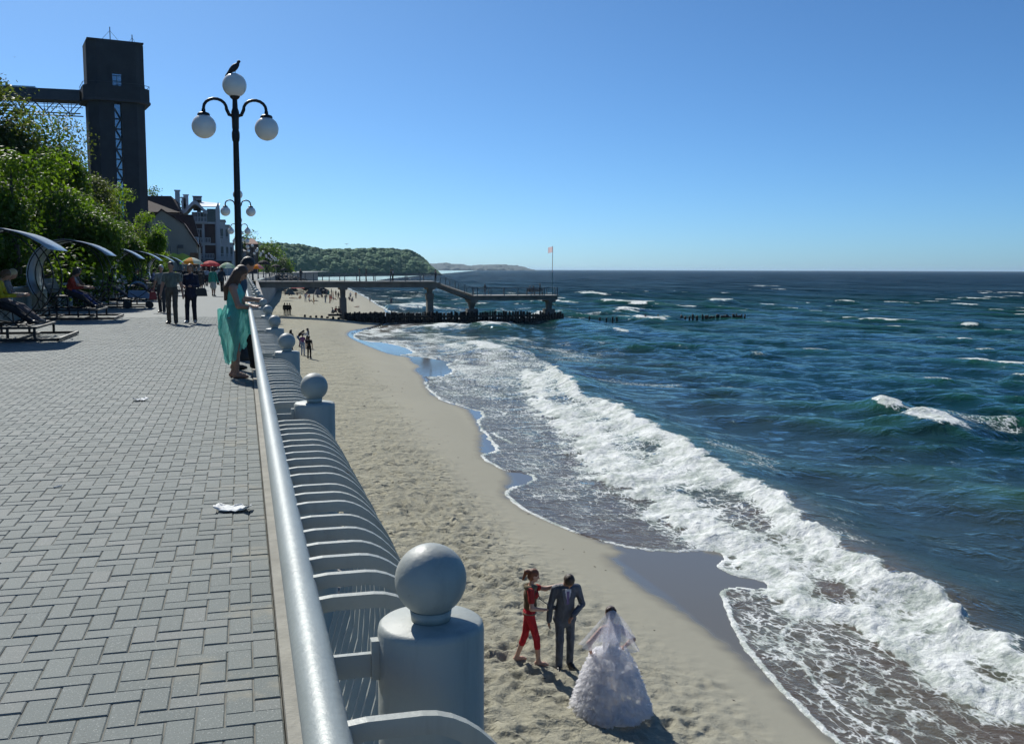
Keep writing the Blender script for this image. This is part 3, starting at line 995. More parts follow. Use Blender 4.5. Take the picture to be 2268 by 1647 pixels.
def build_lamp():
    t = empty('street_lamp')
    mb = MB()
    mb.lathe([(.15, 0), (.15, .10), (.13, .14), (.10, .22), (.085, .5), (.095, .55), (.075, .62), (.062, 1.0), (.058, 2.2), (.06, 2.22), (.058, 2.24), (.052, 3.2), (.048, 3.72),
              (.058, 3.74), (.066, 3.80), (.066, 3.87), (.052, 3.92), (.058, 3.95), (.060, 4.10), (.066, 4.14), (.066, 4.22), (.046, 4.28), (.040, 4.42), (.075, 4.45), (.085, 4.475), (.085, 4.49)], 20)
    mb.build('post', [MAT_IRON], t, smooth=True, angle=50)
    gm = MB(); gm.sphere((0, 0, 0), .2, 36, 22)
    g_me = gm.mesh('globe', [MAT_GLOBE], True)
    put('globe', g_me, t, (0, 0, 4.66))
    for s in (-1, 1):
        a = MB()
        P = [(s * .055, 0, 4.16), (s * .10, 0, 4.17), (s * .14, 0, 4.26)]
        for k in range(0, 9):
            an = math.radians(165 - 165 * k / 8)
            P.append((s * (.325 + .185 * math.cos(an)), 0, 4.27 + .155 * math.sin(an)))
        P += [(s * .51, 0, 4.22), (s * .512, 0, 4.19)]
        a.tube(P, [.030] * 3 + [.026] * (len(P) - 3), 10)
        ar = a.build('arm', [MAT_IRON], t, smooth=True, angle=50)
        c = MB(); c.lathe([(.03, .10), (.035, .05), (.09, .03), (.105, .005), (.10, -.012)], 20)
        c.build('cap', [MAT_IRON], ar, (s * .512, 0, 4.15), angle=50)
        put('globe', g_me, t, (s * .512, 0, 3.96))
    return t
LAMP = build_lamp()
lamp_pos = [(-.06, 17.6), (-.13, 43.0), (-.16, 65.4), (-.10, 88.8), (.05, 112), (1.3, 136.5), (2.3, 160), (3.6, 184), (5.2, 207), (6.2, 230), (7.2, 254), (8.3, 277), (9.6, 300)]
lamp_say = ['nearest tall black three globe lamp with a pigeon on its top globe', 'second black three globe lamp, mostly behind the nearest lamp post', 'third black three globe lamp along the sea railing',
            'fourth black three globe lamp along the sea railing', 'fifth black three globe lamp along the sea railing', 'black three globe lamp beside the foot of the pier', 'first black three globe lamp beyond the pier']
for i, (x, y) in enumerate(lamp_pos):
    o = LAMP if i == 0 else copy_tree(LAMP)
    o.location = (x, y, 0)
    o.rotation_euler = (0, 0, RNG.uniform(-.06, .06) if i else 0)
    tag(o, lamp_say[i] if i < len(lamp_say) else ['second', 'third', 'fourth', 'fifth', 'sixth', 'last'][i - 7] + ' small black three globe lamp beyond the pier', 'street lamp', 'three globe lamps along the promenade')
# ================================================================== pier, groyne, flag
MAT_PIER = M('pier_concrete', (.17, .16, .14), .9, var=.35, scale=.8, bump=.4, bscale=6, coord='World')
MAT_DECK = M('pier_deck', (.34, .32, .28), .85, var=.25, scale=1.5, coord='World')
MAT_PRAIL = M('pier_railing_paint', (.10, .12, .13), .45, .2, var=.2, scale=2)
def flag_mat():
    t = NT('flag_cloth'); t.p(Base_Color=(.72, .58, .58), Roughness=.8)
    tl = t.n('ShaderNodeBsdfTranslucent'); tl.inputs[0].default_value = (.62, .50, .51, 1)
    mx = t.n('ShaderNodeMixShader'); mx.inputs[0].default_value = .65
    t.t.links.new(t.bsdf.outputs[0], mx.inputs[1]); t.t.links.new(tl.outputs[0], mx.inputs[2]); t.t.links.new(mx.outputs[0], t.out.inputs[0])
    return t.mat
def build_pier():
    P = empty('pier', (0, 142, 0))
    tag(P, 'concrete sightseeing pier on columns with a staircase down to its lower end', 'pier')
    def b(name, x0, x1, y0, y1, z0, z1, m, par=P):
        return MB().box(((x0 + x1) / 2, (y0 + y1) / 2, (z0 + z1) / 2), (x1 - x0, y1 - y0, z1 - z0)).build(name, [m], par)
    w = 2.0
    b('deck', .46, 26.9, -w - .12, w + .12, -.28, -.13, MAT_DECK)
    for yy in (-1.5, 1.5): b('girder', .46, 27.6, yy - .22, yy + .22, -1.02, -.284, MAT_PIER)
    b('deck', 32.4, 45.6, -w - .12, w + .12, -2.34, -2.2, MAT_DECK)
    for yy in (-1.5, 1.5): b('girder', 32.0, 45.4, yy - .22, yy + .22, -2.95, -2.344, MAT_PIER)
    # staircase
    n = 12
    for k in range(n):
        x0 = 26.9 + (32.4 - 26.9) * k / n
        z = -.13 - 2.07 * (k + 1) / (n + 1)
        b('stair_tread', x0 + .006, x0 + 5.5 / n + .06, -w, w, z - .10, z, MAT_DECK)
    for yy in (-1.5, 1.5):
        m = MB()
        m.prism([(26.6, -.40), (26.6, -1.0), (27.4, -1.02), (32.3, -2.93), (33.0, -2.93), (33.0, -2.40), (32.3, -2.40)], yy - .2, yy + .2, 0, 'y')
        m.build('stair_beam', [MAT_PIER], P)
    def column(x, top, parts):
        c = MB()
        for (z0, z1, wx0, wx1) in parts:
            c.add([(x + sx * wx / 2, sy * (.30 + wx * .35), z) for z, wx in ((z0, wx0), (z1, wx1)) for sx, sy in ((-1, -1), (1, -1), (1, 1), (-1, 1))],
                  [(0, 3, 2, 1), (4, 5, 6, 7), (0, 1, 5, 4), (1, 2, 6, 5), (2, 3, 7, 6), (3, 0, 4, 7)], 0)
        o = c.build('column', [MAT_PIER], P)
        h = MB()
        h.prism([(x - .42, top - .34), (x - .55, top - .2), (x - .55, top), (x + .55, top), (x + .55, top - .2), (x + .42, top - .34)], -1.75, 1.75, 0, 'y')
        h.build('capital', [MAT_PIER], o)
    column(13.7, -1.02, [(-2.5, -1.36, .66, .72), (-6.2, -2.502, 1.02, .92)])
    column(26.3, -1.02, [(-1.9, -1.36, .62, .72), (-2.75, -1.902, 1.05, 1.05), (-6.6, -2.752, .95, .88)])
    column(32.6, -2.95, [(-4.2, -3.29, .55, 1.0), (-7, -4.202, 1.5, 1.5)])
    column(44.6, -2.95, [(-4.3, -3.29, .62, .78), (-7, -4.302, 1.5, 1.5)])
    # railing: posts and rails on both sides
    def post(x, y, z, h=1.12, r=.11):
        m = MB(); m.box((0, 0, h / 2), (r, .06, h)); return m
    pme = post(0, 0, 0).mesh('railing_post', [MAT_PRAIL])
    rods = MB()
    for sy in (-1, 1):
        yy = sy * (w + .02)
        xs = np.arange(.9 + (.35 if sy > 0 else 0), 26.8, 2.15 if sy < 0 else 2.45)
        for x in xs: put('railing_post', pme, P, (x, yy, -.13))
        for x in np.arange(33.0 + (.4 if sy > 0 else 0), 45.6, 2.05 if sy < 0 else 2.3): put('railing_post', pme, P, (x, yy, -2.2))
        for x in (28.3, 29.7, 31.1, 32.3): put('railing_post', pme, P, (x, yy, -.13 - 2.07 * (x - 26.9) / 5.5))
        m = MB()
        for h, r in ((1.08, .03), (.12, .014)):
            m.tube([(.5, yy, -.13 + h), (26.9, yy, -.13 + h), (32.4, yy, -2.2 + h), (45.55, yy, -2.2 + h)], r, 6)
        m.build('railing_bar', [MAT_PRAIL], P)
        for x in np.arange(.6, 45.5, .14):
            z = -.13 if x < 26.9 else (-2.2 if x > 32.4 else -.13 - 2.07 * (x - 26.9) / 5.5)
            rods.bar((x, yy, z + .12), (x, yy, z + 1.06), .012, .012)
    for h in (1.08, .12): rods.tube([(45.55, -w, -2.2 + h), (45.55, w, -2.2 + h)], .02, 6)
    tag(rods.build('railing_rods', [MAT_PRAIL], P), kind='stuff')
    for yy in (-1.2, 0, 1.2): put('railing_post', pme, P, (45.52, yy, -2.2))
    # flag mast
    F = empty('flag_mast', (44.9, 141.3, -2.2))
    tag(F, 'thin flag mast at the seaward end of the pier', 'flag mast')
    MB().tube([(0, 0, 0), (0, 0, 3.4)], .05, 8).build('lower_mast', [M('mast_teal', (.05, .16, .17), .5)], F)
    MB().tube([(0, 0, 3.4), (.03, 0, 7.3)], .04, 8).build('upper_mast', [M('mast_pink', (.45, .22, .22), .5)], F)
    V, Fc = [], []
    for i in range(9):
        for j in range(5):
            u, v = i / 8, j / 4
            V.append((-u * .68, .07 * math.sin(u * 6.5 + v) * u, 7.2 - v * .86 - .14 * u * u))
    for i in range(8):
        for j in range(4):
            Fc.append((i * 5 + j, i * 5 + j + 1, i * 5 + j + 6, i * 5 + j + 5))
    fl = MB(); fl.add(V, Fc)
    o = fl.build('flag', [flag_mat()], F, smooth=True)
build_pier()

def build_groyne():
    G = empty('groyne', (0, 140.0, 0))
    tag(G, 'row of black weathered timber piles running from the sand under the pier into the sea', 'groyne')
    mat = M('tarred_timber', (.014, .012, .010), .75, var=.5, scale=6, bump=.6, bscale=20)
    rg = random.Random(5)
    meshes = []
    for k in range(6):
        m = MB()
        r = .15 + .02 * k % .06
        pts = [(0, 0, -2.6), (rg.uniform(-.02, .02), 0, -.25), (rg.uniform(-.04, .04), 0, -.05), (rg.uniform(-.05, .05), 0, 0)]
        m.tube(pts, [r, r * .98, r * .92, r * .55], 8)
        meshes.append(m.mesh('pile', [mat], angle=50))
    def pile(x, y, z, s=1.0):
        o = put('pile', meshes[rg.randrange(6)], G, (x, y, z), rg.uniform(0, 6), (s, s, 1))
    x = 8.2
    while x < 13.5:
        pile(x, rg.uniform(-.1, .1), float(sand_base(x, 140)) + .25 + rg.uniform(-.05, .08), 1.1)
        x += .78
    x = 13.9
    while x < 46.5:
        top = -4.55 + rg.uniform(-.16, .12) - (.25 if x > 41 else 0) * rg.random() * 2
        pile(x, .0 + rg.uniform(-.08, .08), top, rg.uniform(.9, 1.25))
        if rg.random() < .9: pile(x + .15, -1.1 + rg.uniform(-.15, .15), top - .5 - rg.random() * .7, rg.uniform(.9, 1.2))
        x += .315 + (.16 if rg.random() < .15 else 0) + (0.06 if x > 33 else 0)
    for a, b, st in ((50.5, 55.5, .8), (59, 63.2, .55), (65.5, 68.5, .62), (69.0, 76.8, .27)):
        x = a
        while x < b:
            if rg.random() < (.9 if st < .4 else .7): pile(x, rg.uniform(-.3, .3), -5.35 + rg.uniform(-.3, .12), rg.uniform(.8, 1.15))
            x += st * rg.uniform(.7, 1.3)
    m = MB()
    for z, d in ((-5.2, .30), (-5.75, .35)): m.bar((13.8, -.45, z), (44, -.5, z), .25, d)
    m.build('waling_beam', [mat], G)
build_groyne()
# ================================================================== swing benches under arched canopies
MAT_BLK = M('bench_black_steel', (.018, .019, .021), .45, .4, var=.3, scale=8)
MAT_SLAT = M('bench_slat', (.06, .06, .06), .6, var=.3, scale=6)
def canopy_mat():
    t = NT('canopy_sheet')
    pos = t.coord('Object')
    c = t.mix(t.noise(pos, 5, 4), (.30, .35, .40), (.42, .47, .52))
    t.p(Base_Color=c, Roughness=.28)
    t.bsdf.inputs['Transmission Weight'].default_value = .12
    return t.mat
MAT_CANOPY = canopy_mat()
def build_bench():
    B = empty('swing_bench')
    Lh = 1.3
    cx, cz, r = -.0, 1.37, 1.06
    # ground frame and raised frame
    g = MB()
    for y in (-Lh, Lh): g.bar((-1.2, y, .05), (1.35, y, .05), .06, .06)
    for x in (-1.17, 1.32): g.bar((x, -Lh - .03, .051), (x, Lh + .03, .051), .058, .058)
    for x in (-.5, .5): g.bar((x, -Lh, .05), (x, Lh, .05), .05, .05)
    g.build('ground_frame', [MAT_BLK], B)
    q = MB()
    for y in (-1.12, 1.12):
        q.bar((-.95, y, .30), (.86, y, .30), .05, .05)
        for x in (-.9, -.3, .3, .83): q.bar((x, y, .08), (x, y, .275), .05, .05)
    for x in (-.95, .86): q.bar((x, -1.14, .301), (x, 1.14, .301), .048, .048)
    q.build('raised_frame', [MAT_BLK], B)
    f = MB()
    for x in (.42, .52, .62, .72): f.bar((x, -1.1, .345), (x, 1.1, .345), .075, .022)
    f.build('foot_rest', [MAT_SLAT], B)
    for y in (-1.12, 0, 1.12):
        h = MB()
        h.tube([(cx + r * math.cos(a), y, cz + r * math.sin(a)) for a in [math.radians(-75 + 345 * k / 40) for k in range(41)]], .016, 6)
        h.build('hoop', [MAT_BLK], B, smooth=True)
    for s in (-1, 1):
        a = MB()
        a.tube([(-.75, s * 1.12, .30), (-.2, s * 1.12, .9), (-.05, s * 1.12, 1.0)], .018, 6)
        a.tube([(.55, s * 1.12, .30), (.1, s * 1.12, .75), (-.25, s * 1.12, .42), (-.32, s * 1.12, .55), (-.2, s * 1.12, .62)], .014, 6)
        a.build('side_scroll', [MAT_BLK], B, smooth=True)
    # canopy sheet follows the hoops, then flares out towards the sea
    prof = [(cx + (r + .025) * math.cos(math.radians(a)), cz + (r + .025) * math.sin(math.radians(a))) for a in range(212, 70, -7)]
    x0, z0 = prof[-1]
    prof += [(x0 + .16, z0 - .035), (x0 + .34, z0 - .095), (x0 + .52, z0 - .18), (x0 + .70, z0 - .29), (x0 + .86, z0 - .42)]
    c = MB()
    n = len(prof)
    V = [(x, s * 1.2, z) for x, z in prof for s in (-1, 1)]
    c.add(V, [(2 * i, 2 * i + 1, 2 * i + 3, 2 * i + 2) for i in range(n - 1)])
    o = c.build('canopy', [MAT_CANOPY], B, smooth=True)
    md = o.modifiers.new('thick', 'SOLIDIFY'); md.thickness = .012; md.offset = 0
    # seat and back slats
    sme = MB().box((0, 0, 0), (.085, 2.0, .025)).mesh('slat', [MAT_SLAT])
    for y in (-.95, .95):
        S = MB()
        S.tube([(.02, y, .70), (-.42, y, .68), (-.52, y, .80), (-.66, y, 1.22)], .018, 6)
        S.tube([(-.05, y, .70), (-.02, y, .92), (-.50, y, .95)], .014, 6)
        S.tube([(-.30, y, .69), (-.32, y, .32)], .018, 6)
        S.tube([(-.02, y, .70), (.0, y, .32)], .018, 6)
        S.build('seat_frame', [MAT_BLK], B, smooth=True)
    for i in range(5): put('seat_slat', sme, B, (-.42 + .105 * i, 0, .715))
    for i in range(5):
        o = put('back_slat', sme, B, (-.545 - .027 * i, 0, .86 + .09 * i)); o.rotation_euler = (0, math.radians(74), 0)
    return B
BENCH = build_bench()
bench_say = ['nearest arched swing bench, with a person in yellow on it', 'second arched swing bench, with a person in red on it', 'third arched swing bench, a pushchair parked in front',
             'fourth arched swing bench along the inner railing', 'fifth arched swing bench along the inner railing', 'sixth and farthest swing bench before the market umbrellas']
for i in range(6):
    o = BENCH if i == 0 else copy_tree(BENCH)
    o.location = (-5.2, [24.2, 33.6, 43.3, 53.0, 62.5, 72.0][i], 0)
    tag(o, bench_say[i], 'bench', 'swing benches along the promenade')
# ================================================================== hillside, trees
def hill_z(x, y):
    d = -7.2 - x - np.clip((y - 120) / 60, 0, 1) * 8
    z = np.clip(d, 0, 60) * .62
    return np.minimum(z, 27 + 2 * np.sin(y / 30))
def build_hill():
    xs = np.linspace(-7.0, -120, 70)
    ys = np.linspace(4, 410, 110)
    X, Y = np.meshgrid(xs, ys)
    Xc = X + np.interp(Y, [0, 140, 290, 420, 760], [0, 0, 4, 14, 66])
    Z = hill_z(X, Y) + .4 * fbm(X / 6, Y / 6, 201, 3) * np.clip((-7.5 - X) / 3, 0, 1) - .03
    me = np_mesh('hillside', np.stack([Xc, Y, Z], -1).reshape(-1, 3), grid_faces(*X.shape),
                 [M('hill_earth', (.035, .045, .02), .95, var=.5, scale=.4, bump=.6, bscale=2, coord='World')])
    tag(put('hillside', me), 'steep wooded slope beside the promenade', None, None, 'structure')
build_hill()

def leaf_mat(name, c1, c2, c3, tr=.45):
    t = NT(name)
    geo = t.n('ShaderNodeNewGeometry')
    r = geo.outputs['Random Per Island']
    n = t.noise(t.coord('World'), .45, 3, .6)
    c = t.mix(r, c1, c2)
    c = t.mix(t.ramp(n, .40, .68), c, c3)
    t.p(Base_Color=c, Roughness=.5)
    t.bsdf.inputs['Specular IOR Level'].default_value = .3
    tl = t.n('ShaderNodeBsdfTranslucent')
    t.set(tl.inputs[0], t.mix(1.0, c, (1.5, 1.6, .5), 'MULTIPLY'))
    mx = t.n('ShaderNodeMixShader')
    mx.inputs[0].default_value = tr
    t.t.links.new(t.bsdf.outputs[0], mx.inputs[1]); t.t.links.new(tl.outputs[0], mx.inputs[2])
    t.t.links.new(mx.outputs[0], t.out.inputs[0])
    return t.mat
LEAF_A = leaf_mat('leaf_maple', (.045, .085, .014), (.075, .135, .02), (.115, .18, .025))
LEAF_B = leaf_mat('leaf_bright', (.08, .15, .018), (.13, .21, .025), (.17, .25, .03), .55)
LEAF_C = leaf_mat('leaf_olive', (.065, .085, .025), (.10, .115, .035), (.11, .14, .04), .45)
MAT_BARK = M('bark', (.06, .048, .035), .9, var=.4, scale=6, bump=.6)

def crown_mesh(name, lobes, n, size, seed, mat):
    """n leaf faces through a set of lobes (x,y,z,rx,ry,rz)"""
    rg = np.random.default_rng(seed)
    L = np.array(lobes)
    w = L[:, 3] * L[:, 4] + L[:, 4] * L[:, 5]
    k = rg.choice(len(L), n, p=w / w.sum())
    d = rg.normal(size=(n, 3)); d /= np.linalg.norm(d, axis=1)[:, None]
    rad = rg.random(n) ** .35
    rad = rad * (1 + .12 * rg.normal(size=n))
    # clumps: pull leaves towards twig tips
    tips = rg.normal(size=(n // 14 + 1, 3)); tips /= np.linalg.norm(tips, axis=1)[:, None]
    tid = rg.integers(0, len(tips), n)
    pull = (rg.random(n) < .7)[:, None]
    dd = np.where(pull, tips[tid] + d * .24, d)
    dd /= np.linalg.norm(dd, axis=1)[:, None]
    kk = np.where(pull[:, 0], (tid * 7) % len(L), k)
    C = L[kk, :3] + dd * rad[:, None] * L[kk, 3:6]
    nrm = dd * .6 + rg.normal(size=(n, 3)) * .55 + np.array([0, 0, .5])
    nrm /= np.linalg.norm(nrm, axis=1)[:, None]
    a = np.cross(nrm, rg.normal(size=(n, 3))); a /= np.linalg.norm(a, axis=1)[:, None] + 1e-9
    b = np.cross(nrm, a)
    s = (size * (.6 + .8 * rg.random(n)))[:, None]
    V = np.stack([C - a * s, C + b * s * .55 - nrm * s * .12, C + a * s, C - b * s * .55 - nrm * s * .12], 1).reshape(-1, 3)
    F = np.arange(4 * n).reshape(-1, 4)
    return np_mesh(name, V, F, [mat], smooth=False)

def tree(name, label, x, y, H, rx, mat, n=5200, size=.15, seed=0, base=None, low=.12, group=None, cat='tree', nl=13):
    z0 = float(hill_z(np.array(x), np.array(y))) if base is None else base
    T = empty(name, (x, y, z0))
    tag(T, label, cat, group)
    rg = random.Random(seed)
    lob = []
    for k in range(nl):
        f = low + (1 - low) * (k + .5) / nl
        wdt = rx * (1.0 - .62 * max(0, f - .45) / .55) * rg.uniform(.75, 1.05)
        a = rg.uniform(0, 6.283); q = wdt * rg.uniform(.25, .75)
        rr = rx * rg.uniform(.34, .55) * (1 - .35 * f)
        lob.append((q * math.cos(a), q * math.sin(a), H * f * .93, rr, rr, rr * rg.uniform(.7, 1.1)))
    lob.append((0, 0, H * .93, rx * .3, rx * .3, H * .09))
    tr = MB()
    tr.tube([(0, 0, -.4), (.05, .02, H * .3), (-.04, .05, H * .6), (.03, 0, H * .88)], [rx * .075, rx * .06, rx * .04, .02], 8)
    to = tr.build('trunk', [MAT_BARK], T, smooth=True)
    for k in range(5):
        l = lob[2 + k * 2 % (nl - 2)]
        m = MB(); m.tube([(0, .02, l[2] * .6), (l[0] * .5, l[1] * .5, l[2] * .82), (l[0], l[1], l[2])], [rx * .035, rx * .022, .012], 5)
        m.build('limb', [MAT_BARK], to, smooth=True)
    put('crown', crown_mesh('crown', lob, int(n * (2.3 if size < .3 else 1.8)), size * (.57 if size < .3 else .62), seed, mat), T)
    return T
def px_tree(px, top, Y, rx, name, label, mat, **kw):
    p = at_y(px, top, Y)
    z0 = float(hill_z(np.array(p.x), np.array(Y)))
    return tree(name, label, p.x, Y, p.z - z0, rx, mat, base=z0, **kw)
G1 = 'trees on the slope'
px_tree(-30, 165, 46, 3.8, 'slope_tree', 'tallest tree on the slope at the left edge, under the bridge', LEAF_C, n=9000, size=.16, seed=1, group=G1)
px_tree(70, 250, 50, 3.4, 'slope_tree', 'green leafy tree below the bridge truss, left part of the slope', LEAF_A, n=9000, size=.16, seed=2, group=G1)
px_tree(128, 236, 60, 3.0, 'slope_tree', 'tall wispy olive tree whose thin top reaches the bridge truss', LEAF_C, n=5200, size=.13, seed=3, group=G1)
px_tree(165, 330, 68, 3.2, 'slope_tree', 'olive brown tree against the left foot of the tower', LEAF_C, n=7000, size=.15, seed=4, group=G1)
px_tree(112, 330, 44, 2.6, 'slope_tree', 'fresh light green tree in the middle of the slope', LEAF_B, n=6500, size=.15, seed=5, group=G1)
px_tree(262, 410, 72, 2.5, 'slope_tree', 'bright yellow green tree before the lift tower', LEAF_B, n=6500, size=.16, seed=6, group=G1)
px_tree(214, 395, 80, 3.4, 'slope_tree', 'olive tree between two bright green trees below the tower', LEAF_C, n=6000, size=.15, seed=7, group=G1)
px_tree(322, 468, 84, 2.6, 'slope_tree', 'light green tree at the right end of the slope', LEAF_B, n=6000, size=.16, seed=8, group=G1)
px_tree(345, 520, 92, 2.0, 'slope_tree', 'small light green tree nearest the beige house', LEAF_B, n=4200, size=.14, seed=9, group=G1)
px_tree(20, 330, 36, 2.8, 'slope_tree', 'dark green tree behind the nearest swing bench', LEAF_A, n=8000, size=.14, seed=10, group=G1)
px_tree(130, 420, 42, 2.6, 'slope_tree', 'dark green tree behind the second swing bench', LEAF_A, n=7500, size=.14, seed=11, group=G1)
px_tree(205, 450, 52, 2.4, 'slope_tree', 'dark green tree behind the third swing bench', LEAF_A, n=7000, size=.14, seed=12, group=G1)
px_tree(270, 490, 62, 2.2, 'slope_tree', 'dark green tree behind the fourth swing bench', LEAF_A, n=6500, size=.14, seed=13, group=G1)
G2 = 'shrubs behind the inner railing'
for i, (px, top, Y) in enumerate([(-20, 470, 30), (60, 500, 34), (120, 510, 38), (170, 515, 43), (215, 520, 49), (255, 528, 56), (295, 535, 65), (320, 545, 76)]):
    p = at_y(px, top, Y)
    tree('shrub', ['dark shrub at the far left, behind the yellow clad person', 'dark shrub left of the first canopy tip', 'dark shrub between the first two arched canopies', 'dark shrub behind the second canopy tip',
                   'dark shrub between the second and third canopies', 'dark shrub behind the third canopy', 'leafy shrub behind the fourth canopy', 'leafy shrub behind the fifth canopy'][i],
         min(p.x, -8.0), Y, max(p.z, 2.4), 1.9, [LEAF_A, LEAF_A, LEAF_C][i % 3], n=5200, size=.12, seed=30 + i, base=0, low=.05, group=G2, cat='shrub', nl=9)

# ================================================================== lift tower with bridge
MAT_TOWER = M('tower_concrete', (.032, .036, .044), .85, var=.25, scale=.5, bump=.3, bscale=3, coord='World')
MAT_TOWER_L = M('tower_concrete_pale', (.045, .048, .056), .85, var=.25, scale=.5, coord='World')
MAT_GLASS = M('window_glass', (.16, .20, .24), .06, .0, var=.05, spec=.9)
MAT_BRIGHT_GLASS = M('sky_glass', (.22, .26, .30), .08, .85, var=.05)
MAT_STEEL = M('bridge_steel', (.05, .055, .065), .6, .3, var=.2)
def build_tower():
    Y = 160.0
    c = at_y(261, 580, Y)
    T = empty('lift_tower', (c.x, Y + 4, 0), math.radians(13))
    T.scale = (.89, .89, 1)
    tag(T, 'tall dark concrete lift tower with a wider top above the trees', 'tower')
    zt = at_y(250, 90, Y).z; zp1 = at_y(250, 188, Y).z; zp0 = at_y(250, 224, Y).z
    def plan(a, b, ch):
        return [(-a + ch, -b), (a - ch, -b), (a, -b + ch), (a, b - ch), (a - ch, b), (-a + ch, b), (-a, b - ch), (-a, -b + ch)]
    # shaft in two halves with a glazed stair slot between them
    for s in (-1, 1):
        pl = [(s * .55, -3.9), (s * 3.0, -3.9), (s * 4.5, -2.4), (s * 4.5, 2.4), (s * 3.0, 3.9), (s * .55, 3.9)]
        if s < 0: pl = pl[::-1]
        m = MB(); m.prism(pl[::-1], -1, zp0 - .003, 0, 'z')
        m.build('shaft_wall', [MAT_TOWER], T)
    m = MB(); m.box((0, -2.9, zp0 / 2), (1.08, .06, zp0 - .2))
    g = m.build('stair_glazing', [MAT_BRIGHT_GLASS], T)
    st = MB()
    z = 3.0
    k = 0
    while z < zp0 - 1:
        st.box((0, -3.1, z), (1.06, .30, .16))
        st.bar((-.45 if k % 2 else .45, -3.2, z), (.45 if k % 2 else -.45, -3.2, z + 1.5), .12, .2)
        z += 1.5; k += 1
    tag(st.build('stair_flight', [MAT_STEEL], T), kind='stuff')
    # platform ring
    m = MB(); m.prism(plan(5.4, 4.9, 1.8)[::-1], zp0, zp0 + .35, 0, 'z'); m.build('platform_slab', [MAT_TOWER_L], T)
    m = MB(); m.prism(plan(5.25, 4.75, 1.75)[::-1], zp0 + .353, zp1 - .1, 0, 'z'); m.build('platform_parapet', [MAT_TOWER], T)
    m = MB()
    for a, b in zip(plan(5.25, 4.75, 1.75), plan(5.25, 4.75, 1.75)[1:] + plan(5.25, 4.75, 1.75)[:1]):
        m.bar((a[0], a[1], zp1 + .35), (b[0], b[1], zp1 + .35), .06, .06)
        for f in (0, .5): m.bar((a[0] + (b[0] - a[0]) * f, a[1] + (b[1] - a[1]) * f, zp1 - .1), (a[0] + (b[0] - a[0]) * f, a[1] + (b[1] - a[1]) * f, zp1 + .36), .05, .05)
    m.build('platform_rail', [MAT_STEEL], T)
    # head: four pieces round an open window slot
    wz0, wz1 = at_y(258, 190, Y).z, at_y(258, 166, Y).z
    pl = plan(4.55, 4.0, 1.45)
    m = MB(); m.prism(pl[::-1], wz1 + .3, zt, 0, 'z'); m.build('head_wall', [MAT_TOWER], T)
    for s in (-1, 1):
        q = [(s * .75, -4.0), (s * 3.1, -4.0), (s * 4.55, -2.55), (s * 4.55, 2.55), (s * 3.1, 4.0), (s * .75, 4.0)]
        if s < 0: q = q[::-1]
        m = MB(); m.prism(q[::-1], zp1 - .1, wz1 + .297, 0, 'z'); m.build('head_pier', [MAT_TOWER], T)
    w = MB(); w.box((0, -3.7, (wz0 + wz1) / 2), (1.48, .05, wz1 - wz0 + .5)); wo = w.build('window', [MAT_BRIGHT_GLASS], T)
    f = MB()
    for x in (-.72, 0, .72): f.box((x, -3.76, (wz0 + wz1) / 2), (.07, .06, wz1 - wz0))
    for z in (wz0, (wz0 + wz1) / 2, wz1): f.box((0, -3.77, z), (1.5, .06, .07))
    f.build('window_frame', [MAT_STEEL], wo)
    m = MB(); m.box((0, 0, zt + .12), (8.9, 7.8, .22)); m.build('roof', [MAT_TOWER_L], T)
    for x, h in ((-.6, 2.2), (2.9, 1.4)):
        m = MB(); m.tube([(x, -2, zt + .2), (x, -2, zt + .2 + h)], .08, 6)
        for s in (-1, 1): m.tube([(x, -2, zt + h * .85), (x + s * (1.6 if h > 2 else .7), -2, zt + .2)], .025, 4)
        m.build('antenna', [MAT_STEEL], T)
    # panel joints on the faces
    jb = MB()
    z = 2.5
    while z < zp0 - 1:
        for s in (-1, 1): jb.box((s * 1.78, -3.905, z), (2.4, .02, .05))
        z += 3.0
    tag(jb.build('panel_joints', [M('joint_dark', (.04, .04, .04), .9)], T), kind='stuff')
    # bridge to the cliff
    B = empty('lift_bridge', (c.x - 4.6, Y + 3, 0))
    tag(B, 'covered steel bridge leading left from the lift tower over the trees', 'bridge')
    L = 60
    zb = at_y(100, 190, Y).z
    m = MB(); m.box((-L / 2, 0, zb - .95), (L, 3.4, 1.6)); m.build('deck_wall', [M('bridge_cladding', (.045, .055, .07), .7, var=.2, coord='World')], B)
    m = MB(); m.box((-L / 2 - 3, 0, zb - .05), (L - 6, 3.7, .2)); m.build('roof', [M('bridge_roof', (.45, .50, .52), .3, .4)], B)
    zt2, zl = zb - 1.75, zb - 3.6
    for yy in (-1.4, 1.4):
        ch = MB(); ch.bar((-L, yy, zl), (0, yy, zl), .16, .16); ch.bar((-L, yy, (zt2 + zl) / 2 + .35), (0, yy, (zt2 + zl) / 2 + .35), .08, .08); ch.build('truss_chord', [MAT_STEEL], B)
        for k in range(14):
            x0 = -k * 3.3
            d = MB(); d.bar((x0, yy, zt2), (x0 - 1.65, yy, zl), .11, .11); d.bar((x0 - 1.65, yy, zl), (x0 - 3.3, yy, zt2), .11, .11); d.bar((x0 - 1.65, yy, zl), (x0 - 1.65, yy, zt2), .08, .08)
            d.build('truss_brace', [MAT_STEEL], B)
build_tower()

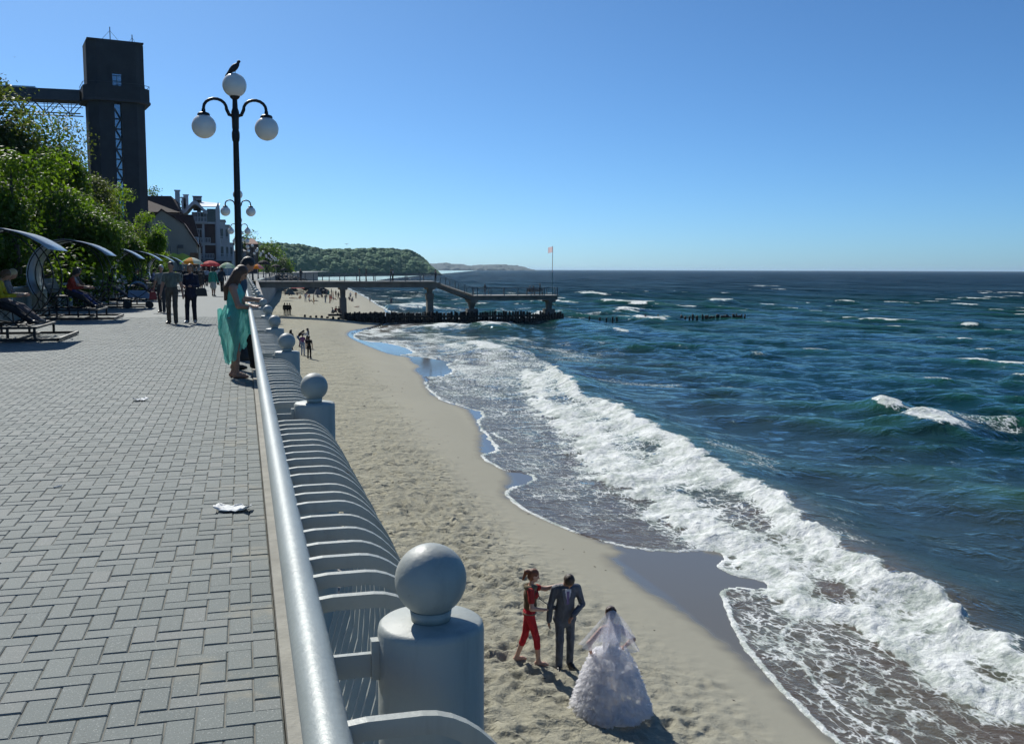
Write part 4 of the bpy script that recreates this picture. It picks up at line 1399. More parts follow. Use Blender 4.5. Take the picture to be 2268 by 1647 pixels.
# ================================================================== houses along the walk
MAT_BEIGE = M('beige_render', (.33, .295, .25), .9, var=.12, scale=.4, coord='World')
MAT_MAROON = M('maroon_roof', (.035, .010, .009), .8, var=.25, scale=1.2, coord='World')
MAT_WHITE = M('white_render', (.46, .48, .50), .8, var=.1, scale=.5, coord='World')
MAT_BROWN = M('brown_panel', (.075, .04, .038), .8, var=.2, scale=.8, coord='World')
MAT_DARK = M('dark_glass', (.02, .022, .026), .15, var=.2)
MAT_METALROOF = M('pale_metal_roof', (.52, .53, .53), .35, .5, var=.08)
def house_beige():
    Y = 205.0
    def X(px): return at_y(px, 560, Y).x
    def Z(py): return at_y(385, py, Y).z
    H = empty('beige_house', (X(385), Y, 0))
    tag(H, 'beige gabled house with a maroon roof to the right of the tower', 'house')
    ox = X(385)
    xs = [X(p) - ox for p in (331, 361, 409, 436)]
    z = [Z(500), Z(466), Z(497), Z(541)]
    m = MB(); m.prism([(xs[0] - 1, 0), (xs[3], 0), (xs[3], z[3]), (xs[2], z[2]), (xs[1], z[1]), (xs[0] - 1, z[0] - .6)], 0, 6, 0, 'y'); w = m.build('gable_wall', [MAT_BEIGE], H)
    r = MB()
    for a, b in (((xs[0] - 1.4, z[0] - .95), (xs[1], z[1] + .02)), ((xs[1], z[1] + .02), (xs[2] + .05, z[2] + .05)), ((xs[2] + .05, z[2] + .05), (xs[3] + .5, z[3] - .45))):
        r.add([(a[0], -.4, a[1] + .02), (b[0], -.4, b[1] + .02), (b[0], 6.4, b[1] + .02), (a[0], 6.4, a[1] + .02), (a[0], -.4, a[1] + .28), (b[0], -.4, b[1] + .28), (b[0], 6.4, b[1] + .28), (a[0], 6.4, a[1] + .28)],
              [(0, 1, 2, 3), (4, 7, 6, 5), (0, 4, 5, 1), (1, 5, 6, 2), (2, 6, 7, 3), (3, 7, 4, 0)])
    r.build('gable_roof', [MAT_MAROON], H)
    m = MB(); m.box(((xs[3] - 9) / 2 + .2, 10, z[3] / 2), (xs[3] + 9, 8, z[3])); m.build('rear_wall', [MAT_BEIGE], H)
    zr = Z(469)
    m = MB()
    xe = X(437) - ox + .6; xr = X(424) - ox
    m.add([(-10, 5.6, z[3] - .3), (xe, 5.6, z[3] - .3), (xe, 14.6, z[3] - .3), (-10, 14.6, z[3] - .3), (-10, 10, zr), (xr, 10, zr)], [(0, 1, 5, 4), (1, 2, 5), (2, 3, 4, 5), (3, 0, 4), (3, 2, 1, 0)])
    m.build('main_roof', [MAT_MAROON], H)
    m = MB(); m.box((xs[3] - .6, 5.0, z[3] + .8), (1.6, 2.2, 1.6)); d = m.build('dormer', [MAT_WHITE], H)
    m = MB(); m.box((xs[3] - .6, 3.87, z[3] + .8), (1.0, .05, 1.0)); m.build('dormer_window', [MAT_DARK], d)
    m = MB(); m.box((X(352) - ox, -.7, Z(552)), (4.4, 1.4, 1.1)); m.build('side_terrace', [M('terrace_grey', (.16, .165, .18), .8)], H)
    m = MB(); m.box((X(347) - ox, -.75, Z(542)), (2.6, 1.6, .16)); m.build('terrace_awning', [M('awning_white', (.7, .72, .74), .6)], H)
    m = MB(); m.box((X(401) - ox, -.2, Z(546)), (1.0, .36, .65)); m.tube([(X(393) - ox, -.1, 0), (X(393) - ox, -.1, Z(545)), (X(399) - ox, -.1, Z(545))], .05, 5); m.build('air_conditioner', [M('ac_grey', (.12, .12, .12), .6)], H)
    m = MB(); m.box((X(430) - ox, -.06, 3.2), (1.5, .1, 3.0)); m.build('door', [M('terracotta_door', (.20, .10, .05), .7)], H)
house_beige()
def house_maroon():
    Y = 232.0
    H = empty('maroon_roof_house', (at_y(365, 560, Y).x, Y, 0))
    tag(H, 'house showing only a high dark maroon hipped roof behind the beige house', 'house')
    ox = at_y(365, 560, Y).x
    def X(px): return at_y(px, 560, Y).x - ox
    z1, z0 = at_y(365, 431, Y).z, at_y(365, 470, Y).z
    m = MB(); m.box(((X(300) + X(401)) / 2, 6, z0 / 2), (X(401) - X(300), 12, z0)); m.build('wall', [MAT_BROWN], H)
    m = MB(); a, b = X(298), X(404)
    m.add([(a, -.5, z0), (b, -.5, z0), (b, 12.5, z0), (a, 12.5, z0), (X(300), 6, z1), (X(380), 4, z1), (X(396), 4, (z0 + z1) / 2 + .6)], [(0, 1, 6, 5, 4), (1, 2, 6), (2, 5, 6), (2, 3, 4, 5), (3, 0, 4), (3, 2, 1, 0)])
    r = m.build('roof', [MAT_MAROON], H)
    m = MB(); m.box((X(394), 5, z1 - .5), (1.0, 1.0, 3.4)); m.box((X(394), 5, z1 + 1.3), (1.3, 1.3, .25)); m.build('chimney', [MAT_WHITE], r)
house_maroon()
def hotel():
    Y = 247.0
    H = empty('white_hotel', (at_y(460, 560, Y).x, Y, 0))
    tag(H, 'tall white hotel with brown panels and balconies beyond the beige house', 'hotel')
    ox = at_y(460, 560, Y).x
    def X(px): return at_y(px, 560, Y).x - ox
    def Z(py): return at_y(460, py, Y).z
    xa, xb = X(432), X(485)
    zr = Z(452)
    m = MB(); m.box(((xa + xb) / 2, 6, Z(494) / 2), (xb - xa, 12, Z(494))); m.build('wall', [MAT_BROWN], H)
    for px in (433, 452, 481.5):
        m = MB(); m.box((X(px), -.12, Z(494) / 2), (.75 if px > 470 else .5, .5, Z(494))); m.build('pilaster', [MAT_WHITE], H)
    for py in (494, 541, 578):
        m = MB(); m.box(((xa + xb) / 2, -.2, Z(py)), (xb - xa + .3, .9, .45)); m.build('floor_band', [MAT_WHITE], H)
    # dark attic with curved gable on the left and pale roof
    m = MB(); m.box((X(472), 5, (Z(460) + Z(494)) / 2), (X(483) - X(461), 10, Z(460) - Z(494) - .5)); m.build('attic', [MAT_DARK], H)
    m = MB(); m.box((X(443), 5, (Z(470) + Z(494)) / 2), (X(459.5) - X(428), 10, Z(470) - Z(494))); m.build('attic_wall', [M('attic_grey', (.20, .19, .19), .8)], H)
    ar = MB()
    pts = []
    for k in range(17):
        u = k / 16
        pts.append((X(408) + (X(462) - X(408)) * u, Z(466) + 2.2 * math.sin(math.pi * u) ** 2))
    poly = pts + [(p[0], p[1] - .9) for p in pts[::-1]]
    ar.prism(poly[::-1], -.8, 9, 0, 'y'); ar.build('curved_gable', [MAT_WHITE], H)
    m = MB()
    m.add([(X(448), -.6, Z(459)), (X(489), -.6, Z(459)), (X(489), 11, Z(445)), (X(440), 11, Z(441)), (X(448), -.6, Z(459) + .2), (X(489), -.6, Z(459) + .2), (X(489), 11, Z(445) + .2), (X(440), 11, Z(441) + .2)],
          [(3, 2, 1, 0), (4, 5, 6, 7), (0, 1, 5, 4), (1, 2, 6, 5), (2, 3, 7, 6), (3, 0, 4, 7)])
    r = m.build('roof', [MAT_METALROOF], H)
    for px, py, w in ((411, 434, 1.1), (406, 440, 1.0), (437, 437, 2.0), (440, 444, .9)):
        c = MB(); c.box((X(px), 9, Z(py) - 1.0), (w, 1.2, 3.4)); c.box((X(px), 9, Z(py) + .75), (w + .3, 1.5, .2)); c.build('chimney', [MAT_WHITE if w < 1.5 else M('vent_grey', (.16, .17, .19), .7)], r)
    m = MB(); m.prism([(X(480), 0), (X(489), 0), (X(489), Z(462)), (X(486.5), Z(447)), (X(480), Z(462))][::-1], -.9, 3, 0, 'y'); m.build('corner_tower', [MAT_WHITE], H)
    # balconies with balusters
    def balcony(p0, p1, py, proud=.9, yb=0.0):
        x0, x1, z = X(p0), X(p1), Z(py)
        o = MB().box(((x0 + x1) / 2, yb - proud / 2 - .3, z), (x1 - x0, proud, .22)).build('balcony', [MAT_WHITE], H)
        q = MB()
        n = max(3, int((x1 - x0) / .32))
        for k in range(n + 1): q.box((x0 + (x1 - x0) * k / n, yb - proud - .2, z + .55), (.13, .12, .95))
        q.box(((x0 + x1) / 2, yb - proud - .2, z + 1.08), (x1 - x0 + .1, .2, .14))
        q.build('balustrade', [MAT_WHITE], o)
    def window(px, py, w, h, yb=-.02, white=True):
        o = MB().box((X(px), yb - .04, Z(py)), (w, .12, h)).build('window', [MAT_WHITE], H)
        for s in (-1, 1): MB().box((X(px) + s * w * .22, yb - .12, Z(py)), (w * .36, .05, h * .84)).build('pane', [MAT_DARK], o)
    balcony(433, 467, 537.5); balcony(440, 474, 572.5)
    balcony(433, 460, 494 - 2, .7)
    for px, py in ((443, 519), (443, 556), (446, 482), (454, 484)): window(px, py, 1.3, 2.6)
    # stepped bays on the sea side
    for (p0, p1, yb, top) in ((484, 499, 2.5, 487), (498, 508, 5.5, 497), (507, 517, 9.0, 537)):
        x0, x1 = X(p0), X(p1)
        MB().box(((x0 + x1) / 2, yb + 5, Z(top) / 2), (x1 - x0, 10, Z(top))).build('bay', [MAT_WHITE], H)
        MB().box(((x0 + x1) / 2, yb + 5, Z(top) + .1), (x1 - x0 + .4, 10.6, .25)).build('bay_roof', [M('bay_roof_grey', (.10, .11, .13), .7)], H)
        for py in (516, 556):
            if py > top + 8: window((p0 + p1) / 2, py, (x1 - x0) * .55, 2.7, yb)
        for py in (533, 572):
            if py > top + 10: balcony(p0 + .8, p1 - .5, py, .5, yb)
    MB().box((X(470), -1.6, Z(582)), (X(516) - X(430), 3.2, .9)).build('ground_canopy', [M('canopy_dark', (.03, .03, .035), .7)], H)
    MB().box((X(455), -.5, Z(592)), (8, .3, 2.4)).build('shop_front', [M('shop_maroon', (.12, .02, .02), .7)], H)
hotel()
def far_house(name, label, px0, px1, ptop, peave, Y, wall, roof):
    xa, xb = at_y(px0, 560, Y).x, at_y(px1, 560, Y).x
    H = empty(name, ((xa + xb) / 2, Y, 0)); tag(H, label, 'house')
    w = (xb - xa) / 2; z0 = at_y(px0, peave, Y).z; z1 = at_y(px0, ptop, Y).z
    MB().box((0, 5, z0 / 2), (2 * w, 10, z0)).build('wall', [wall], H)
    m = MB(); e = w * .12
    m.add([(-w - e, -.6, z0), (w + e, -.6, z0), (w + e, 10.6, z0), (-w - e, 10.6, z0), (-w * .3, 5, z1), (w * .3, 5, z1)], [(0, 1, 5, 4), (1, 2, 5), (2, 3, 4, 5), (3, 0, 4), (3, 2, 1, 0)])
    m.build('roof', [roof], H)
    for k in (-.5, 0, .5): MB().box((w * k, -.03, z0 * .62), (w * .28, .1, 1.8)).build('window', [MAT_DARK], H)
far_house('red_roof_house', 'distant house with a red hipped roof right of the hotel', 546, 572, 527, 540, 330, M('far_wall', (.10, .07, .065), .9), M('red_roof', (.20, .085, .06), .8))
far_house('grey_house', 'low grey house behind the far lamps beyond the hotel', 517, 545, 548, 556, 300, M('far_wall_grey', (.20, .21, .23), .9), M('grey_roof', (.12, .12, .14), .8))
px_tree(540, 512, 345, 8, 'hill_tree', 'dark tree above the far red roofed house', LEAF_A, n=2600, size=.6, seed=51, cat='tree')
px_tree(590, 537, 400, 10, 'hill_tree', 'dark conical tree right of the far red roofed house', LEAF_A, n=3000, size=.7, seed=52)
px_tree(342, 410, 300, 7, 'hill_tree', 'tree top rising behind the maroon roofed house', LEAF_A, n=2600, size=.55, seed=53)
px_tree(398, 432, 320, 5, 'hill_tree', 'wispy tree top left of the hotel chimneys', LEAF_C, n=1200, size=.45, seed=54)
px_tree(610, 548, 480, 12, 'hill_tree', 'dark tree where the far lamps meet the wooded headland', LEAF_A, n=3000, size=.8, seed=55)

# ================================================================== headlands
def headland(name, label, prof, ybase, y0, y1, depth, seed, dome, cols, cliff):
    """wooded hill: skyline given in picture points; ground runs from y0 (left) to y1 (right)"""
    ns = 420 if dome < 20 else 160
    px = np.linspace(prof[0][0], prof[-1][0], ns)
    py = np.interp(px, [p[0] for p in prof], [p[1] for p in prof])
    Yr = np.interp(px, [px[0], px[-1]], [y0, y1])
    bx = np.empty(ns); bz = np.empty(ns)
    for i in range(ns):
        p = at_y(px[i], py[i], Yr[i]); bx[i] = p.x; bz[i] = max(p.z, SEA)
    t = np.concatenate([np.linspace(-.32, 0, 80), np.linspace(.02, 1, 36)])
    prof_t = np.where(t < 0, np.clip(1 + t / .30, 0, 1) ** .75, 1 - .12 * t)
    X = bx[:, None] + 0 * t[None]; Y = Yr[:, None] + t[None] * depth
    Z = SEA - .5 + (bz - SEA + .5)[:, None] * prof_t[None]
    gx, gy = X, Y * .10 + Z * 1.2
    cx, cy = np.floor(gx / dome), np.floor(gy / dome)
    best = np.full(X.shape, 9.0); rr = np.zeros(X.shape)
    for i in (-1, 0, 1):
        for j in (-1, 0, 1):
            a, b = cx + i, cy + j
            d = np.hypot(gx - (a + .1 + .8 * rnd2(a, b, seed)) * dome, gy - (b + .1 + .8 * rnd2(a, b, seed + 1)) * dome) / dome
            m = d < best
            best = np.where(m, d, best); rr = np.where(m, rnd2(a, b, seed + 2), rr)
    wood = np.clip((Z - SEA - cliff * (bz - SEA)[:, None]) / 4, 0, 1)
    hd = (np.sqrt(np.clip(1 - best * best * 1.1, 0, 1)) * (.5 + .5 * rr) - .5 + .25 * fbm(gx / dome * 3, gy / dome * 3, seed + 5, 3)) * dome * wood * (prof_t[None] > .05)
    Z = Z + hd * .38; Y = Y - hd * .6 * (t[None] <= 0)
    Z += 1.2 * fbm(X / 20, Y / 20, seed + 9, 3) * (prof_t[None] > .05)
    t_ = NT(name + '_cover')
    at_w, at_r = t_.attr('wood'), t_.attr('tone')
    c = t_.mix(at_r, cols[0], cols[1])
    c = t_.mix(t_.ramp(t_.noise(t_.coord('World'), .25, 5, .7), .35, .7), c, cols[2])
    c = t_.mix(at_w, cols[3], c)
    t_.p(Base_Color=c, Roughness=.9, Normal=t_.bump(t_.noise(t_.coord('World'), .35, 4, .65), .6, 1.0))
    me = np_mesh(name, np.stack([X, Y, Z], -1).reshape(-1, 3), grid_faces(*X.shape)[:, ::-1], [t_.mat], True, None, {'wood': wood, 'tone': rr})
    tag(put(name, me), label, None, None, 'structure')
headland('headland', 'green wooded headland with a steep end above the sea', [(520, 520), (560, 530), (580, 541), (600, 540), (612, 537), (640, 541), (660, 540), (690, 547), (715, 552), (740, 552), (800, 551), (850, 549.5), (880, 551), (905, 555), (925, 562), (945, 577), (955, 590), (962, 600)],
         -6, 900, 1350, 220, 301, 7.5, [(.026, .095, .034), (.044, .14, .05), (.06, .17, .058), (.04, .065, .062)], .0)
headland('far_headland', 'pale blue distant headland low on the horizon', [(930, 591), (955, 588), (975, 585.5), (1000, 584.5), (1020, 587), (1045, 588.5), (1080, 588), (1120, 588), (1145, 588.5), (1160, 592), (1176, 599)],
         -6, 7000, 7500, 900, 331, 55.0, [(.012, .024, .024), (.016, .03, .028), (.02, .034, .03), (.02, .026, .032)], .0)
# boulders below the far promenade
def revetment():
    mb = MB(); rg = random.Random(9)
    for k in range(260):
        y = rg.uniform(262, 330); u = rg.random()
        x = coast_x(y) + .6 + u * 13; z = -.6 - u * 4.2 + rg.uniform(-.3, .3); r = rg.uniform(.5, 1.1)
        V = [Vector((rg.uniform(-1, 1), rg.uniform(-1, 1), rg.uniform(-.8, .8))).normalized() * r * rg.uniform(.8, 1.1) for _ in range(8)]
        mb.box((x, y, z), (r * 1.5, r * 1.3, r * 1.1), 0, Matrix.Rotation(rg.uniform(0, 3), 3, Vector((rg.uniform(-1, 1), rg.uniform(-1, 1), 1)).normalized()))
    o = mb.build('boulder_bank', [M('dark_boulder', (.035, .035, .037), .85, var=.4, scale=1, coord='World')])
    tag(o, 'bank of dark boulders below the far promenade beyond the pier', 'boulders', kind='stuff')
revetment()

# ================================================================== parasols and stalls beyond the benches
def parasol(label, px, ptop, Y, w, cols, n=8, drop=.38, rim=.12, square=False):
    p = at_y(px, ptop, Y)
    U = empty('parasol', (p.x, Y, 0)); tag(U, label, 'parasol', 'parasols at the market stalls')
    zt = p.z
    MB().tube([(0, 0, 0), (0, 0, zt - .05)], .025, 8).build('pole', [M('pole_white', (.6, .6, .6), .4)], U)
    n = 4 if square else n
    for k in range(n):
        a0, a1 = 2 * math.pi * (k - .5) / n + (.78 if square else .2), 2 * math.pi * (k + .5) / n + (.78 if square else .2)
        m = MB(); V = []
        for i in range(5):
            f = i / 4
            r = w / 2 * f * (1.0); z = zt - drop * (f ** 1.8 * (.6 if square else 1) + (.4 * f if square else 0))
            V += [(r * math.cos(a0), r * math.sin(a0), z), (r * math.cos((a0 + a1) / 2) * (.97 if not square else .72), r * math.sin((a0 + a1) / 2) * (.97 if not square else .72), z - .02 * f), (r * math.cos(a1), r * math.sin(a1), z)]
        F = []
        for i in range(4):
            F += [(3 * i, 3 * i + 3, 3 * i + 4, 3 * i + 1), (3 * i + 1, 3 * i + 4, 3 * i + 5, 3 * i + 2)]
        b = V[12:]
        V += [(q[0], q[1], q[2] - rim) for q in b]
        F += [(12, 15, 16, 13), (13, 16, 17, 14)]
        m.add(V, F)
        cc = cols[k % len(cols)]
        t = 'parasol_cloth_%02d%02d%02d' % tuple(int(99 * c) for c in cc)
        m.build('canopy_panel', [cloth(t, cc)], U, smooth=True)
def cloth(name, c, tr=.45):
    if name in _MC: return _MC[name]
    t = NT(name); t.p(Base_Color=c, Roughness=.8)
    tl = t.n('ShaderNodeBsdfTranslucent'); tl.inputs[0].default_value = (*c, 1)
    mx = t.n('ShaderNodeMixShader'); mx.inputs[0].default_value = tr
    t.t.links.new(t.bsdf.outputs[0], mx.inputs[1]); t.t.links.new(tl.outputs[0], mx.inputs[2]); t.t.links.new(mx.outputs[0], t.out.inputs[0])
    _MC[name] = t.mat
    return t.mat
YG, GR, ORG, WH, RED = (.62, .68, .10), (.14, .60, .08), (.90, .34, .03), (.78, .84, .72), (.80, .13, .13)
parasol('yellow green market parasol nearest the beige house', 384, 560, 132, 2.9, [YG], square=True, drop=.75)
parasol('yellow green market parasol right of its twin', 404, 560.5, 126, 2.7, [YG], square=True, drop=.75)
parasol('striped parasol in green, orange and white above the walking couple', 424, 570, 104, 2.4, [GR, ORG, WH, GR, ORG, WH], 6, .55)
parasol('red market parasol in front of the hotel', 466, 577, 118, 2.3, [RED], 8, .5)
parasol('pale green and white parasol left of the lamp post', 503, 581, 112, 1.8, [WH, (.42, .60, .40)], 8, .5)
parasol('orange parasol with pink edge right of the lamp post', 570, 585, 128, 1.6, [ORG, ORG, (.7, .35, .4)], 6, .45)
parasol('black parasol beside the pier entrance', 584, 576, 150, 1.9, [(.03, .03, .035)], 8, .5)
parasol('small dark parasol beyond the pier entrance', 611, 585, 210, 2.2, [(.03, .03, .035)], 8, .5)
parasol('small dark parasol farthest along the beach walk', 629, 593, 235, 1.5, [(.06, .065, .07)], 8, .5)
def stall(label, px, Y, w, h, col):
    p = at_y(px, 610, Y)
    S = empty('market_stall', (p.x, Y, 0)); tag(S, label, 'stall', 'market stalls')
    MB().box((0, 0, .8), (w, .9, .06)).build('table_top', [M('stall_top', (.3, .28, .25), .8)], S)
    MB().box((0, -.42, .42), (w * .98, .03, .7)).build('front_cloth', [cloth('stall_cloth_%d' % px, col, .1)], S)
    for sx in (-1, 1):
        for sy in (-1, 1): MB().box((sx * (w / 2 - .05), sy * .38, .385), (.05, .05, .77)).build('leg', [MAT_BLK], S)
    MB().box((0, .3, 1.1), (w * .9, .1, .5)).build('display_board', [M('stall_board', (.10, .07, .05), .8)], S)
stall('dark market stall under the yellow green parasols', 392, 130, 2.6, 1, (.05, .04, .04))
stall('market stall under the striped parasol', 432, 108, 2.2, 1, (.07, .05, .05))
stall('market stall under the red parasol', 468, 120, 2.4, 1, (.14, .03, .03))

# ================================================================== hazy air
def haze():
    m = MB().box((15000, 15000, 18), (60000, 60000, 58))
    t = NT('hazy_air')
    t.t.nodes.remove(t.bsdf)
    v = t.n('ShaderNodeVolumePrincipled')
    v.inputs['Color'].default_value = (.60, .82, 1.0, 1)
    v.inputs['Density'].default_value = .00004
    v.inputs['Anisotropy'].default_value = .3
    t.t.links.new(v.outputs[0], t.out.inputs['Volume'])
    tag(m.build('haze', [t.mat]), 'thin bluish sea haze', None, None, 'stuff')
haze()
# ================================================================== people: one continuous skinned surface each
def surface_nets(D, org, h):
    ins = D < 0
    nx, ny, nz = D.shape
    c = np.zeros((nx - 1, ny - 1, nz - 1), np.int8)
    for i in (0, 1):
        for j in (0, 1):
            for k in (0, 1):
                c += ins[i:nx - 1 + i, j:ny - 1 + j, k:nz - 1 + k]
    act = (c > 0) & (c < 8)
    I = np.argwhere(act)
    idx = np.full(act.shape, -1, np.int64); idx[act] = np.arange(len(I))
    vals = {}
    for i in (0, 1):
        for j in (0, 1):
            for k in (0, 1):
                vals[(i, j, k)] = D[I[:, 0] + i, I[:, 1] + j, I[:, 2] + k]
    P = np.zeros((len(I), 3)); cnt = np.zeros(len(I))
    corners = list(vals)
    for a in corners:
        for ax in range(3):
            if a[ax] == 0:
                b = list(a); b[ax] = 1; b = tuple(b)
                va, vb = vals[a], vals[b]
                m = (va < 0) != (vb < 0)
                t = np.where(m, va / np.where(m, va - vb, 1), 0)
                q = np.tile(np.array(a, float), (len(I), 1)); q[:, ax] = t
                P += np.where(m[:, None], q, 0); cnt += m
    V = (I + P / cnt[:, None]) * h + org
    Fs = []
    for ax in range(3):
        sl0 = [slice(None)] * 3; sl1 = [slice(None)] * 3
        sl0[ax] = slice(0, -1); sl1[ax] = slice(1, None)
        A, B = ins[tuple(sl0)], ins[tuple(sl1)]
        E = np.argwhere(A != B)
        u, v = (ax + 1) % 3, (ax + 2) % 3
        ok = (E[:, u] > 0) & (E[:, v] > 0) & (E[:, u] < D.shape[u] - 1) & (E[:, v] < D.shape[v] - 1)
        E = E[ok]
        flip = A[tuple(E.T)]
        q = []
        for du, dv in ((-1, -1), (0, -1), (0, 0), (-1, 0)):
            e = E.copy(); e[:, u] += du; e[:, v] += dv
            q.append(idx[tuple(e.T)])
        Q = np.stack(q, 1)
        Q[~flip] = Q[~flip][:, ::-1]
        Fs.append(Q)
    F = np.concatenate(Fs)
    return V, F, I

class Body:
    def __init__(self): self.p = []
    def cap(self, a, b, ra, rb, m, k=.025):
        self.p.append(('c', np.array(a, float), np.array(b, float), ra, rb, m, k)); return self
    def ell(self, c, r, m, k=.025, R=None):
        self.p.append(('e', np.array(c, float), np.array(r, float), None if R is None else np.array(R), 0, m, k)); return self
    def poly(self, pts, rad, m, k=.02):
        for i in range(len(pts) - 1): self.cap(pts[i], pts[i + 1], rad[i], rad[i + 1], m, k)
        return self
    def mesh(self, name, h, mats):
        lo, hi = np.full(3, 9e9), np.full(3, -9e9)
        for q in self.p:
            if q[0] == 'c':
                r = max(q[3], q[4])
                lo = np.minimum(lo, np.minimum(q[1], q[2]) - r); hi = np.maximum(hi, np.maximum(q[1], q[2]) + r)
            else:
                r = q[2].max(); lo = np.minimum(lo, q[1] - r); hi = np.maximum(hi, q[1] + r)
        org = lo - 3 * h
        n = np.ceil((hi - lo) / h).astype(int) + 7
        D = np.full(n, .5, np.float32); Bd = np.full(n, 9., np.float32); Bm = np.zeros(n, np.int8)
        for q in self.p:
            if q[0] == 'c':
                r = max(q[3], q[4]); a0 = np.minimum(q[1], q[2]) - r; a1 = np.maximum(q[1], q[2]) + r
            else:
                r = q[2].max(); a0 = q[1] - r; a1 = q[1] + r
            pad = .05 + 2 * h
            i0 = np.clip(np.floor((a0 - pad - org) / h).astype(int), 0, n); i1 = np.clip(np.ceil((a1 + pad - org) / h).astype(int) + 1, 0, n)
            g = [org[a] + h * np.arange(i0[a], i1[a]) for a in range(3)]
            X, Y, Z = np.meshgrid(*g, indexing='ij')
            if q[0] == 'c':
                ab = q[2] - q[1]; L = float(ab @ ab) + 1e-9
                t = np.clip(((X - q[1][0]) * ab[0] + (Y - q[1][1]) * ab[1] + (Z - q[1][2]) * ab[2]) / L, 0, 1)
                d = np.sqrt((X - q[1][0] - t * ab[0]) ** 2 + (Y - q[1][1] - t * ab[1]) ** 2 + (Z - q[1][2] - t * ab[2]) ** 2) - (q[3] + (q[4] - q[3]) * t)
            else:
                x, y, z = X - q[1][0], Y - q[1][1], Z - q[1][2]
                if q[3] is not None:
                    R = q[3]
                    x, y, z = R[0, 0] * x + R[1, 0] * y + R[2, 0] * z, R[0, 1] * x + R[1, 1] * y + R[2, 1] * z, R[0, 2] * x + R[1, 2] * y + R[2, 2] * z
                r = q[2]
                k0 = np.sqrt((x / r[0]) ** 2 + (y / r[1]) ** 2 + (z / r[2]) ** 2)
                k1 = np.sqrt((x / r[0] ** 2) ** 2 + (y / r[1] ** 2) ** 2 + (z / r[2] ** 2) ** 2) + 1e-9
                d = k0 * (k0 - 1) / k1
            sl = tuple(slice(i0[a], i1[a]) for a in range(3))
            o = D[sl]; k = q[6]
            hh = np.clip(.5 + .5 * (o - d) / k, 0, 1)
            D[sl] = o * (1 - hh) + d * hh - k * hh * (1 - hh)
            m = d < Bd[sl]
            Bm[sl] = np.where(m, q[5], Bm[sl]); Bd[sl] = np.where(m, d, Bd[sl])
        V, F, I = surface_nets(D, org, h)
        vi = np.clip(np.round((V - org) / h).astype(int), 0, n - 1)
        vm = Bm[vi[:, 0], vi[:, 1], vi[:, 2]]
        fm = np.max(vm[F], axis=1)
        return np_mesh(name, V, F, mats, True, fm)

def ik(a, t, l1, l2, hint):
    a, t, hint = np.array(a, float), np.array(t, float), np.array(hint, float)
    d = t - a; L = np.linalg.norm(d)
    if L > (l1 + l2) * .995:
        d = d / L; t = a + d * (l1 + l2) * .995; L = (l1 + l2) * .995
    else: d = d / (L + 1e-9)
    x = (l1 * l1 - l2 * l2 + L * L) / (2 * L)
    y = math.sqrt(max(l1 * l1 - x * x, 0))
    hp = hint - d * (hint @ d); hp = hp / (np.linalg.norm(hp) + 1e-9)
    return a + d * x + hp * y, t

def rotm(ax, an):
    return np.array(Matrix.Rotation(an, 3, ax))

SKIN, TOP, BOT, SHOE, HAIR, DARK, EXTRA = range(7)
def cl(c, rough=.8, spec=.3):
    nm = 'cloth_%03d_%03d_%03d_%d' % (*[int(999 * q) for q in c], int(rough * 100))
    if nm in _MC: return _MC[nm]
    t = NT(nm)
    co = t.coord('Object')
    big = t.noise(t.scale(co, (1, 1, .55)), 7, 4, .6, 1.2)
    fine = t.noise(co, 60, 3, .6)
    col = t.mix(t.ramp(big, .3, .7), tuple(q * .72 for q in c), tuple(min(1, q * 1.2) for q in c))
    t.p(Base_Color=col, Roughness=rough, Normal=t.bump(fine, .3, .003, t.bump(big, .8, .045)))
    t.bsdf.inputs['Specular IOR Level'].default_value = spec
    _MC[nm] = t.mat
    return t.mat
MAT_SKIN = M('skin', (.36, .19, .125), .55, var=.08, scale=9)
MAT_SKIN_P = M('skin_pale', (.50, .29, .21), .55, var=.08, scale=9)
MAT_EYE = M('eye_dark', (.02, .015, .012), .3, var=.1)
def hairm(c): return M('hair_%03d_%03d_%03d' % tuple(int(999 * q) for q in c), c, .45, var=.45, scale=60, bump=.9, bscale=90)

def add_hand(B, wrist, dirv, palm_n, side, s, fine, curl=.5):
    """palm and five fingers; dirv along the hand, palm_n out of the palm, side = thumb direction"""
    w, d, pn, sd = (np.array(q, float) for q in (wrist, dirv, palm_n, side))
    d /= np.linalg.norm(d)
    pn = pn - d * (pn @ d); pn /= np.linalg.norm(pn) + 1e-9
    sd = np.cross(d, pn) * (1 if np.cross(d, pn) @ sd > 0 else -1)
    kn = w + d * .085 * s
    if not fine:
        B.cap(w, kn, .028 * s, .036 * s, SKIN, .015); B.cap(kn, kn + (d * .07 + pn * .03 * curl) * s, .033 * s, .016 * s, SKIN, .015)
        B.cap(w + d * .03 * s, w + (d * .07 + sd * .045) * s, .016 * s, .011 * s, SKIN, .012)
        return
    for o in (-.026, -.009, .009, .026):
        B.cap(w + sd * o * .7 * s, kn + sd * o * s, .017 * s, .0135 * s, SKIN, .016)
    for o, L in ((.028, .068), (.0095, .078), (-.0095, .072), (-.028, .055)):
        a = kn + sd * o * s
        d1 = d * math.cos(curl * .6) + pn * math.sin(curl * .6)
        d2 = d * math.cos(curl * 1.6) + pn * math.sin(curl * 1.6)
        b = a + d1 * L * .5 * s
        B.cap(a, b, .0098 * s, .0090 * s, SKIN, .005); B.cap(b, b + d2 * L * .5 * s, .0090 * s, .0078 * s, SKIN, .004)
    t0 = w + (d * .022 + sd * .024) * s
    t1 = t0 + (d * .03 + sd * .026 + pn * .012) * s
    B.cap(t0, t1, .0135 * s, .0110 * s, SKIN, .010); B.cap(t1, t1 + (d * .030 + sd * .008 + pn * .012) * s, .0105 * s, .0085 * s, SKIN, .005)

